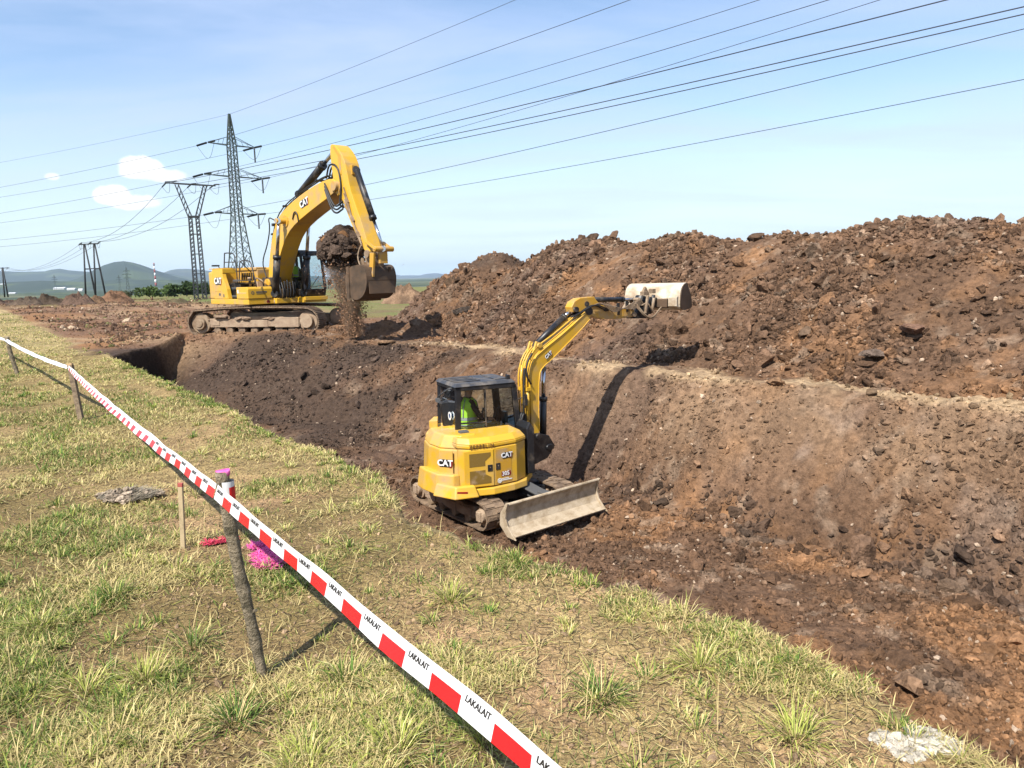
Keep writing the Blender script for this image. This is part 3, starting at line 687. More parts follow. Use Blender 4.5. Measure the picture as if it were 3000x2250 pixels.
# ------------------------------------------------------------------ large excavator
def big_excavator():
    EX = empty('large_excavator', (-9.2, 29.3, .15), 0, 'large yellow crawler excavator on the bank tipping soil from its bucket', 'excavator')
    MU = yawM(-11); MH = yawM(-45)
    # undercarriage
    top = [(-2.35, .93), (-1.2, 1.0), (0, 1.02), (1.2, 1.0), (2.2, .96)]
    path = top + arc((2.15, .48), .48, 85, -90, 9) + [(1, 0), (-1, 0)] + arc((-2.15, .46), .46, -90, -250, 9)
    for sg in (-1, 1):
        y = sg * 1.3
        t = track_loop(path, y, .66, .2, .035, .028).build('track', M_TRACK, EX, MU)
        f = MB(); yo = y + sg * .2 if sg < 0 else y - .2
        f.prism([(-1.75, .30), (1.85, .30), (1.85, .62), (.9, .62), (.5, .5), (-.6, .5), (-1.0, .62), (-1.75, .62)], y - .24, y + .24)
        f.box((1.35, y - .20 if sg < 0 else y + .20, .45), (.95, .14, .36)); f.box((-.05, y - .2, .42), (1.3, .12, .26)); f.box((-1.5, y - .2, .46), (.3, .12, .2))
        f.build('track_frame', M_FRAME, t, MU, .015)
        s = MB(); s.cyl((2.15, y - .18, .48), (2.15, y + .18, .48), .36, n=20); s.cyl((2.15, y - .34, .48), (2.15, y + .3, .48), .24, n=20); s.build('sprocket', M_FRAME, t, MU, .01)
        i = MB(); i.cyl((-2.15, y - .2, .46), (-2.15, y + .2, .46), .38, n=24); i.cyl((-2.15, y - .33, .46), (-2.15, y + .2, .46), .23, n=20); i.cyl((-2.15, y - .36, .46), (-2.15, y, .46), .15, n=16); i.build('idler', M_STEEL, t, MU, .01)
        for k in range(7):
            r = MB(); r.cyl((-1.5 + k * .5, y - .2, .17), (-1.5 + k * .5, y + .2, .17), .13, n=12); r.build('roller', M_TRACK, t, MU)
        if sg < 0:
            for sp_ in ([(-1.35, y - .2, .68, .26), (-1.05, y - .2, .64, .16), (-.5, y - .2, .6, .22), (-.25, y - .25, .62, .15), (.55, y - .2, .6, .15), (.8, y - .2, .56, .16), (1.1, y - .18, .6, .13), (-1.7, y - .15, .58, .14)]):
                v, q = mud_lumps([sp_], int(300 + sp_[0] * 40)); v = (np.array(MU.to_3x3()) @ v.T).T; np_mesh('caked_mud', v, q, M_MUD, t)
    b = MB(); b.box((0, 0, .55), (2.4, 2.0, .5)); b.prism([(-1.6, -1.2), (1.6, -1.2), (.8, 0), (1.6, 1.2), (-1.6, 1.2), (-.8, 0)], .4, .68, 'xy'); b.build('car_body', M_FRAME, EX, MU, .02)
    b = MB(); b.cyl((0, 0, .75), (0, 0, 1.12), .78, n=32); b.cyl((0, 0, .85), (0, 0, .98), .86, n=32); b.build('swing_bearing', M_BLK, EX)
    # upper structure
    b = MB(); b.prism([(-2.2, -1.45), (1.0, -1.45), (1.0, -.45), (1.15, -.42), (1.15, .42), (1.55, .45), (1.6, 1.42), (-2.2, 1.45), (-2.75, 1.0), (-2.9, 0), (-2.75, -1.0)], 1.12, 1.32, 'xy')
    deck = b.build('deck', M_YEL, EX, MH, .02)
    b = MB(); b.prism([(-2.25, -1.44), (-1.85, -1.46), (-1.85, 1.46), (-2.25, 1.44), (-2.8, .98), (-2.95, 0), (-2.8, -.98)], 1.325, 2.36, 'xy')
    cw = b.build('counterweight', M_YEL, EX, MH, .05, 3)
    b = MB(); b.prism([(-1.845, 1.33), (-.62, 1.33), (-.72, 1.7), (-.95, 2.1), (-1.05, 2.38), (-1.2, 2.46), (-1.845, 2.46)], -1.45, -1.30)
    b.box((-1.5, -1.43, 1.62), (.55, .06, .012))
    dr = b.build('side_door', M_YEL, EX, MH, .02)
    b = MB(); b.prism([(-2.1, 2.30), (-1.86, 2.47), (-1.0, 2.47), (-1.0, 2.30)], -1.44, -.9); b.box((-1.62, -1.2, 2.485), (1.1, .5, .03)); b.build('door_hood', M_YEL, EX, MH, .03)
    b = MB(); b.box((-.98, -.13, 1.875), (1.75, .7, 1.1)); b.prism([(-1.84, 1.33), (-.12, 1.33), (-.12, 2.35), (-.35, 2.5), (-1.84, 2.5)], .22, 1.44); b.box((-.98, -.3, 2.44), (1.72, .45, .12))
    b.build('engine_hood', M_YELD, EX, MH, .03)
    # engine bay and black steps
    b = MB(); b.box((-.95, -.86, 1.6), (1.75, .74, .55))
    for k in range(9): b.box((-.78 + k * .1, -1.245, 1.78 ), (.035, .02, .32))
    for k in range(7): b.bar((-1.3 + k * .15, -.5, 2.0), (-1.3 + k * .15, -.5, 2.3), .05, .04)
    for k in range(10): b.box((-.68 + k * .1, -1.0, 1.905), (.06, .5, .05))
    b.build('engine_bay', M_BLK, EX, MH, .008)
    b = MB()
    for k, (z, x0, x1) in enumerate(((1.42, -.55, .12), (1.72, -.5, .3), (2.0, -.35, .25))): 
        b.box(((x0 + x1) / 2, -1.1, z), (x1 - x0, .5, .03))
        for j in range(8): b.box((x0 + (j + .5) * (x1 - x0) / 8, -1.355, z), (.03, .012, .09))
        b.box(((x0 + x1) / 2, -1.35, z + .03), (x1 - x0, .02, .02))
    b.build('step', M_GREY, EX, MH, .006)
    b = MB(); b.prism([(.1, 1.325), (1.02, 1.325), (1.02, 1.68), (.98, 1.76), (.1, 1.76)], -1.47, -.5); tb = b.build('toolbox', M_YEL, EX, MH, .025)
    b = MB(); b.box((.56, -1.475, 1.55), (.7, .006, .008)); b.box((.25, -1.476, 1.6), (.10, .006, .13)); b.build_each('decal', M_WHITE, tb, MH)
    M = MH @ plane_M((1.022, -1.0, 1.55), (0, 1, 0), (0, 0, 1))
    b = MB(); b.ring((-.28, 0, .002), (0, 0, 1), .06, .035, .004); b.box((.06, .02, .002), (.42, .05, .004)); b.box((.04, -.045, .002), (.36, .02, .004)); b.build_each('decal', M_GREY, tb, M)
    b = MB(); b.prism([(-.05, -.06), (.05, -.06), (.07, 0), (.0, .07), (-.07, 0)], .001, .005, 'xy'); b.build('warning_decal', M_RED, deck, MH @ plane_M((1.0, -.68, 1.22), (0, 1, 0), (0, 0, 1)))
    b = MB(); b.box((.6, -.28, 1.72), (.9, .32, .75)); b.box((.62, -.48, 1.6), (.5, .12, .4)); b.build('hydraulic_tank', M_BLK, EX, MH, .03)
    b = MB(); b.cyl((.1, -.9, 1.76), (.1, -.9, 2.05), .05); b.cyl((.1, -.9, 2.05), (.1, -.9, 2.12), .075); b.tube([(.12, -.75, 1.8), (.0, -.6, 2.1), (.1, -.45, 2.0), (.3, -.4, 1.9)], .035); b.box((.22, -.62, 1.86), (.26, .2, .2)); b.build('filler_and_hoses', M_FRAME, EX, MH)
    # swivel hoses and pipes in front of the deck
    b = MB()
    for k in range(9): b.tube(smooth([(.95 + .03 * k, -.42 + .1 * k, 1.9 + .04 * (k % 3)), (1.15 + .04 * (k % 4), -.45 + .1 * k, 1.45), (1.05, -.38 + .09 * k, 1.25), (.8, -.3 + .08 * k, 1.15)], 2), .03)
    b.build_each('hose', M_RUB, EX, MH)
    b = MB()
    for k in range(5): b.cyl((1.0, -.4 + .18 * k, 1.1), (1.0, -.4 + .18 * k, 1.26), .06); b.box((1.06, -.33 + .18 * k, 1.16), (.08, .07, .14))
    b.build_each('valve_block', M_STEEL, EX, MH)
    # handrails
    b = MB(); r = .022
    b.tube(smooth([(-1.36, -1.2, 2.45), (-1.22, -1.2, 3.02), (-1.2, -1.2, 3.07), (-.48, -1.2, 3.04), (-.36, -1.2, 2.9), (-.28, -1.2, 2.1), (-.28, -1.25, 1.4)], 1), r); b.tube([(-1.3, -1.2, 2.72), (-.36, -1.2, 2.70)], r * .8)
    b.tube(smooth([(-.2, -1.2, 1.8), (-.02, -1.2, 2.6), (.05, -1.2, 2.74), (.78, -1.2, 2.72), (.92, -1.2, 2.6), (1.2, -1.2, 1.76)], 1), r)
    b.tube([(-1.36, -1.2, 2.5), (-1.36, -.5, 2.5), (-1.2, -.3, 3.0)], r * .9); b.tube([(.04, -1.2, 2.72), (.06, -.8, 2.3)], r * .9)
    b.build_each('handrail', M_BLK, EX, MH)
    b = MB(); b.tube([(-1.5, -1.3, 2.5), (-1.62, -1.35, 2.62)], .015); b.box((-1.68, -1.38, 2.6), (.08, .28, .06)); b.tube([(-2.1, -1.0, 2.4), (-2.2, -1.0, 2.48)], .05); b.box((-1.9, -1.1, 2.49), (.5, .14, .02)); b.build_each('mirror', M_BLK, EX, MH)
    # logos on door / counterweight corner
    cat_logo(dr, MH @ Vector((-1.42, -1.452, 2.0)), MH.to_3x3() @ Vector((1, 0, 0)), (0, 0, 1), .22)
    b = MB(); b.box((-1.35, -1.453, 1.5), (.16, .005, .09)); b.box((-1.0, -1.453, 1.45), (.09, .005, .12)); b.build_each('decal', M_GREY, dr, MH)
    # cab
    cab = MB(); y0, y1 = .5, 1.45; pr = [(-.45, 1.33), (1.5, 1.33), (1.62, 1.7), (1.42, 2.85), (1.3, 2.98), (-.35, 3.0), (-.5, 2.8)]
    cab.prism([(-.45, 1.33), (1.5, 1.33), (1.6, 1.62), (-.48, 1.62)], y0, y1)
    for y in (y0 + .04, y1 - .04):
        for a, c in (((1.58, 1.6), (1.40, 2.9)), ((-.46, 1.6), (-.46, 2.9)), ((.42, 1.6), (.42, 2.9)), ((1.36, 2.93), (-.46, 2.93))): cab.bar((a[0], y, a[1]), (c[0], y, c[1]), .09, .09, 0, (0, 1, 0))
    for x, z in ((1.38, 2.93), (-.46, 2.93)): cab.bar((x, y0, z), (x, y1, z), .1, .09)
    c = cab.build('cab', M_BLK, EX, MH, .015)
    b = MB(); b.prism([(-.52, 2.96), (1.46, 2.94), (1.4, 3.05), (-.42, 3.08)], y0 - .02, y1 + .02); b.box((.4, .95, 3.09), (.7, .5, .04)); b.build('cab_roof', M_BLK, c, MH, .02)
    b = MB(); b.prism([(.9, 1.2), (1.62, 1.2), (1.62, 1.34), (.9, 1.34)], y0, y1 + .02); b.build('cab_sill', M_YEL, c, MH, .01)
    def pane(nm, pts): q = MB(); q.add([MH @ Vector(p) for p in pts], [tuple(range(len(pts)))]); q.build(nm, M_GLASS, c)
    pane('window', [(1.58, y0 + .09, 1.64), (1.58, y1 - .09, 1.64), (1.41, y1 - .09, 2.88), (1.41, y0 + .09, 2.88)])
    pane('window', [(-.4, y0 + .03, 1.64), (.38, y0 + .03, 1.64), (.38, y0 + .03, 2.88), (-.4, y0 + .03, 2.88)]); pane('window', [(.47, y0 + .03, 1.64), (1.52, y0 + .03, 1.64), (1.38, y0 + .03, 2.88), (.47, y0 + .03, 2.88)])
    pane('window', [(-.4, y1 - .03, 1.64), (.38, y1 - .03, 1.64), (.38, y1 - .03, 2.88), (-.4, y1 - .03, 2.88)]); pane('window', [(.47, y1 - .03, 1.64), (1.52, y1 - .03, 1.64), (1.38, y1 - .03, 2.88), (.47, y1 - .03, 2.88)])
    b = MB(); b.box((.05, .95, 1.85), (.5, .5, .14)); b.bar((-.2, .95, 1.9), (-.32, .95, 2.62), .5, .14, 0, (0, 1, 0)); b.box((.1, .68, 2.02), (.35, .1, .16)); b.box((.1, 1.22, 2.02), (.35, .1, .16)); b.box((0, .95, 1.7), (.4, .4, .2)); b.build('seat', M_GREY, c, MH, .03)
    b = MB(); b.box((1.25, .68, 2.2), (.05, .3, .22)); b.cyl((1.2, .68, 1.62), (1.25, .68, 2.1), .025); b.tube([(.45, .66, 2.05), (.5, .66, 2.25)], .02); b.tube([(.45, 1.24, 2.05), (.5, 1.24, 2.25)], .02); b.build_each('console', M_GREY, c, MH)
    b = MB(); b.tube([(1.63, .75, 1.66), (1.5, 1.2, 2.1)], .012); b.tube([(1.63, .72, 1.68), (1.6, 1.3, 1.75)], .012); b.build_each('wiper', M_RUB, c, MH)
    b = MB(); b.tube([(1.45, 1.5, 2.8), (1.62, 1.62, 2.75), (1.68, 1.64, 2.1), (1.6, 1.52, 1.6)], .015); b.box((1.68, 1.66, 2.55), (.05, .18, .34)); b.box((1.62, 1.6, 1.85), (.04, .16, .2)); b.build_each('mirror', M_BLK, c, MH)
    # boom
    P = smooth([(.42, 1.86), (.64, 2.75), (1.0, 3.62), (1.4, 4.15), (2.0, 4.5), (3.23, 4.9), (4.46, 5.18), (5.2, 5.24), (5.5, 5.13), (5.55, 4.9), (5.3, 4.74), (4.0, 4.36), (2.78, 3.96), (2.13, 3.62), (1.72, 3.2), (1.38, 2.72), (.82, 1.82)], 1, True)
    b = MB(); b.prism(P, -.34, .34); bm = b.build('boom', M_YEL, EX, MH, .018)
    q = MB(); q.cyl((.62, -.5, 1.85), (.62, .5, 1.85), .2); q.cyl((5.43, -.42, 4.97), (5.43, .42, 4.97), .16); q.cyl((2.05, -.72, 4.07), (2.05, .72, 4.07), .10); q.prism(arc((2.05, 4.07), .22, 0, 360, 14)[:-1], -.37, .37); q.prism([(2.2, 4.5), (2.6, 5.06), (2.85, 4.75)], -.09, -.05); q.prism([(2.2, 4.5), (2.45, 5.1), (2.85, 4.75)], .05, .09); q.build_each('boom_pin', M_YELD, bm, MH, .008)
    cat_logo(bm, MH @ Vector((3.42, -.342, 4.60)), MH.to_3x3() @ Vector((.96, 0, .26)), MH.to_3x3() @ Vector((-.26, 0, .96)), .21)
    b = MB()
    for k, y in enumerate((-.26, -.14, .0, .14, .26)):
        b.tube([Vector(p) + Vector((0, y, .05 + .02 * (k % 2))) for p in smooth([(.45, 0, 2.3), (.62, 0, 2.85), (.95, 0, 3.7), (1.35, 0, 4.25), (1.95, 0, 4.6), (3.2, 0, 4.98), (4.4, 0, 5.26), (4.9, 0, 5.32)], 1)], .022)
    for x, z in ((.9, 3.62), (1.9, 4.56), (3.0, 4.93), (4.2, 5.22)): b.box((x, 0, z + .06), (.07, .64, .05), Matrix.Rotation(-.3, 3, 'Y'))
    b.tube(smooth([(1.3, -.36, 4.16), (1.0, -.45, 4.3), (1.0, -.4, 3.9), (.75, -.42, 3.3), (.3, -.45, 2.7), (.35, -.4, 2.3), (.5, -.42, 2.1)], 2), .022)
    for k in range(5): b.tube(smooth([(4.7, -.2 + .1 * k, 5.3), (5.0, -.25 + .1 * k, 5.75 - .05 * k), (5.6, -.3 + .1 * k, 5.6), (5.75, -.3 + .1 * k, 4.9), (5.6, -.34 + .1 * k, 4.35), (5.85, -.34 + .1 * k, 4.25)], 2), .03)
    for k in range(3): b.tube(smooth([(4.9, -.4, 5.1 - .1 * k), (5.3, -.48, 4.6 - .15 * k), (5.55, -.45, 4.25 - .1 * k), (5.85, -.36, 4.45 - .12 * k)], 2), .03)
    b.build_each('hose', M_RUB, bm, MH)
    b = MB(); b.tube(smooth([(2.6, -.36, 4.1), (2.75, -.38, 4.35), (2.95, -.38, 4.32), (3.0, -.36, 4.0)], 2), .025); b.box((1.2, -.36, 4.0), (.12, .1, .1)); b.build_each('lamp', M_BLK, bm, MH)
    def cyl_h(nm, p, q, r, s_, rr=None):
        o = cylinder_part(nm, EX, MH @ Vector(p), MH @ Vector(q), r, s_, rr); return o
    cyl_h('boom_cylinder', (1.42, -.6, 1.5), (2.05, -.6, 4.07), .125, .52); cyl_h('boom_cylinder', (1.42, .6, 1.5), (2.05, .6, 4.07), .125, .52)
    cyl_h('stick_cylinder', (2.55, 0, 4.98), (5.08, 0, 6.22), .13, .66)
    # stick
    P = smooth([(5.12, 6.26), (5.3, 6.34), (5.6, 6.16), (5.92, 5.78), (6.06, 5.3), (6.18, 4.78), (6.42, 4.3), (6.7, 3.75), (7.0, 3.0), (7.12, 2.75), (7.0, 2.68), (6.82, 2.82), (6.46, 3.23), (6.04, 3.87), (5.75, 4.45), (5.42, 4.8), (5.26, 5.05), (5.18, 5.5)], 1, True)
    b = MB(); b.prism(P, -.27, .27); sk = b.build('stick', M_YEL, EX, MH, .016)
    b = MB(); b.box((5.95, 0, 5.43), (.3, .2, .3)); b.prism([(5.5, 4.65), (5.7, 5.0), (5.35, 5.25), (5.2, 4.9)], -.3, .3); b.prism([(5.33, 6.2), (5.6, 5.9), (5.65, 5.3), (5.75, 5.3), (5.72, 5.95), (5.4, 6.28)], -.285, .285); b.build('reinforcing_plate', M_YELD, sk, MH, .01)
    b = MB()
    for k in range(4): b.tube(smooth([(5.85, -.30, 4.9 - .2 * k), (6.05, -.32 - .02 * k, 4.5 - .1 * k), (6.25, -.31, 3.9), (6.5, -.3 - .02 * k, 3.45), (6.7 + .02 * k, -.32, 3.15 - .06 * k)], 2), .02)
    for x, z in ((6.02, 4.45), (6.28, 3.85), (6.55, 3.35)): b.box((x, -.3, z), (.18, .08, .10), Matrix.Rotation(1.0, 3, 'Y'))
    b.build_each('hose', M_STEEL, sk, MH)
    cyl_h('bucket_cylinder', (6.2, 0, 5.42), (7.45, 0, 2.86), .105, .62)
    # linkage and quick hitch
    b = MB(); 
    for y in (-.31, .31): b.bar((6.98, y, 3.1), (7.5, y, 2.84), .05, .13, 0, (0, 1, 0))
    b.cyl((7.45, -.36, 2.86), (7.45, .36, 2.86), .085); b.box((7.40, 0, 2.62), (.10, .3, .42)); b.prism([(7.2, 2.75), (7.42, 2.75), (7.3, 2.0), (7.1, 2.0)], -.36, -.28); b.build('bucket_link', M_YELD, sk, MH, .012)
    b = MB(); b.prism([(6.72, 2.75), (6.95, 2.85), (7.15, 2.6), (7.1, 2.0), (6.95, 1.86), (6.75, 2.1)], -.22, .22); b.cyl((6.98, -.34, 2.72), (6.98, .34, 2.72), .13); b.cyl((7.05, -.34, 2.05), (7.05, .34, 2.05), .14)
    b.prism([(6.5, 2.5), (6.62, 2.62), (6.8, 2.3), (6.72, 1.75), (6.58, 1.75), (6.66, 2.2)], -.28, -.2); b.tube(smooth([(6.7, -.26, 3.1), (6.55, -.4, 2.7), (6.72, -.4, 2.3), (6.9, -.3, 2.2)], 2), .025)
    b.build('quick_hitch', M_STEEL, sk, MH, .012)
    # bucket: curved shell between two side plates, mouth towards the machine
    shell = [(6.35, 1.30)] + [(6.45, 1.22), (6.7, 1.18), (6.95, 1.22), (7.2, 1.34), (7.38, 1.55), (7.46, 1.8), (7.45, 2.05), (7.36, 2.26), (7.2, 2.36), (6.95, 2.38)]
    shell = [(6.15 + (x - 6.15) * .86, 1.28 + (z - 1.18) * .93) for x, z in shell]; sh = smooth(shell, 1); inn = [(x - .035 if z > 1.3 else x, z + .035 if z < 2.0 else z - .035) for x, z in sh]
    w = .54; b = MB(); b.prism(sh + inn[::-1], -w, w); bk = b.build('bucket', M_BUCK, EX, MH, .006)
    for sg in (-1, 1):
        q = MB(); q.prism(sh + [(6.5, 2.36), (6.3, 2.30), (6.2, 1.85)], sg * w, sg * (w + .035)); q.prism([(6.17, 1.3), (6.3, 1.28), (6.34, 2.34), (6.2, 2.34), (6.14, 1.8)], sg * (w + .036), sg * (w + .06)); q.build('side_plate', M_BUCK, bk, MH)
        e = MB(); e.tube([(6.32, sg * (w + .02), 1.26), (6.14, sg * (w + .02), 1.6), (6.13, sg * (w + .02), 1.95), (6.22, sg * (w + .02), 2.34)], .035); e.build('mouth_edge', M_STEEL, bk, MH)  # paler steel strip along the mouth edge of each plate
        m_ = MB(); m_.prism([(6.75, 2.36), (7.3, 2.3), (7.2, 1.98), (7.0, 1.95)], sg * .3, sg * .38); m_.build('hinge_ear', M_BUCK, bk, MH, .01)
    b = MB(); b.box((6.33, 0, 1.30), (.22, 2 * w, .05), Matrix.Rotation(.5, 3, 'Y')); b.build('cutting_lip', M_STEEL, bk, MH)
    for k in range(5):
        y = -w + .06 + k * (2 * w - .12) / 4; q = MB(); q.loft([[(6.26, y - .05, 1.29), (6.26, y + .05, 1.29), (6.26, y + .05, 1.41), (6.26, y - .05, 1.41)], [(6.0, y - .03, 1.44), (6.0, y + .03, 1.44), (6.0, y + .03, 1.47), (6.0, y - .03, 1.47)]], 0, False); q.build('tooth', M_STEEL, bk, MH)
    b = MB(); b.box((7.27, 0, 1.70), (.03, .98, .45), Matrix.Rotation(-.1, 3, 'Y')); b.build('wear_plate', M_BUCK, bk, MH)
    p0 = MH @ Vector((.05, .95, 1.98)) + Vector((-9.2, 29.3, .15))
    person('person', 'seated driver in a lime vest inside the cab of the large excavator', p0, -45, [(.42, .27, .2), (.42, -.27, .2)])
    return MH
MH_BIG = big_excavator()
def tipped_soil():
    o = Vector((-9.2, 29.3, .15)); c = o + MH_BIG @ Vector((5.15, 0, 2.93))
    v, f = ico(6); n = v.copy()
    rad = .80 * (1 + .34 * fbm(n[:, 0] * 2 + n[:, 2], n[:, 1] * 2 - n[:, 2], 1.0, 3, 401))
    v = n * rad[:, None] * np.array((1.0, 1.0, .98)); v[:, 2] = np.where(v[:, 2] < 0, v[:, 2] * (.75 + .15 * vnoise(v[:, 0] * 4, v[:, 1] * 4, 3)), v[:, 2])
    w1_, r_1 = worley(n[:, 0] / (1.15 + n[:, 2]), n[:, 1] / (1.15 + n[:, 2]), .16, 404); w2_, r_2 = worley(n[:, 0] / (1.15 - n[:, 2]), n[:, 1] / (1.15 - n[:, 2]), .16, 404)
    up_ = n[:, 2] > 0; fw = np.where(up_, w1_, w2_); r = np.where(up_, r_1, r_2); fw2 = .5 + .8 * fbm(n[:, 0] * 3 + n[:, 2] * 2, n[:, 1] * 3 - n[:, 2] * 2, .35, 3, 409); r2 = np.clip(.5 + fbm(n[:, 0] - n[:, 2], n[:, 1] + n[:, 2], .25, 3, 411), 0, 1)
    v = v + n * ((.5 - fw) * .13 * r + (.5 - fw2) * .05)[:, None]
    col = np.where((r < .14)[:, None], OC * .5, DK * 1.2) * (.7 + .9 * r2)[:, None]
    b = np_mesh('tipped_soil', v, f, M_SOIL, None, col, False); b.location = c
    ns = 700; dd = RNG.normal(size=(ns, 3)); dd /= np.linalg.norm(dd, axis=1)[:, None]; sv, sf, sc_ = clods(dd * (.74 + .12 * RNG.random((ns, 1))) * np.array((1, 1, .85)) , np.exp(RNG.normal(-3.0, .45, ns)), (DK * 1.3) * RNG.uniform(.6, 1.8, (ns, 1)), RNG, 0)
    np_mesh('clinging_clods', sv, sf, M_SOIL, b, np.clip(sc_, .01, .5), False)
    tag(b, 'dark round mass of soil falling from the large excavator bucket', 'falling soil')
    rng = np.random.default_rng(9); n_ = 26000; q = rng.random(n_) ** .8; z = 2.65 - q * 2.45
    wd = np.interp(z, [.2, .9, 1.5, 2.3, 2.7], [.26, .32, .52, .86, .95]); ax = np.interp(z, [.2, 1.5, 2.7], [.40, .30, .08])
    a = rng.normal(0, .5, n_) * wd; bb = rng.normal(0, .5, n_) * wd * 1.1
    hd = MH_BIG.to_3x3() @ Vector((1, 0, 0)); lf = MH_BIG.to_3x3() @ Vector((0, 1, 0)); base = o + MH_BIG @ Vector((5.15, 0, 0))
    P = np.stack([base.x + hd.x * (a + ax) + lf.x * bb, base.y + hd.y * (a + ax) + lf.y * bb, base.z - .15 + z], -1)
    size = np.clip(np.exp(rng.normal(-4.85, .55, n_)), .004, .06); cc = lerp(BR * 3.0, BR * 1.2, rng.random(n_)) * rng.uniform(.8, 1.5, (n_, 1))
    V, F, C_ = clods(P, size, cc, rng, 0)
    d = np_mesh('falling_earth', V, F, M_SOIL, None, C_, False); tag(d, 'stream of brown earth crumbs falling below the tipped soil', 'falling earth', kind='stuff')
    # dust hanging in the stream
    m, nt, bs = newmat('dust'); nt.nodes.remove(bs); pv = nd(nt, 'ShaderNodeVolumePrincipled'); pv.inputs['Color'].default_value = (.80, .60, .43, 1); pv.inputs['Density'].default_value = 2.6; pv.inputs['Anisotropy'].default_value = .2
    nt.links.new(pv.outputs[0], nt.nodes['Material Output'].inputs['Volume'])
    k = MB(); rings = []
    for z in np.linspace(.2, 2.55, 12):
        w_ = float(np.interp(z, [.2, .9, 1.5, 2.3, 2.7], [.26, .28, .42, .62, .66])); x_ = float(np.interp(z, [.2, 1.5, 2.7], [.40, .30, .08])); cen = base + hd * x_
        rings.append([(cen.x + w_ * (1 + .25 * math.sin(3 * t + z * 4)) * math.cos(t), cen.y + w_ * (1 + .25 * math.cos(2 * t - z * 3)) * math.sin(t), cen.z - .15 + z) for t in [2 * math.pi * i / 20 for i in range(20)]])
    k.loft(rings); d2 = k.build('dust_cloud', m); tag(d2, 'thin brown dust hanging below the tipped soil', 'dust', kind='stuff')
tipped_soil()
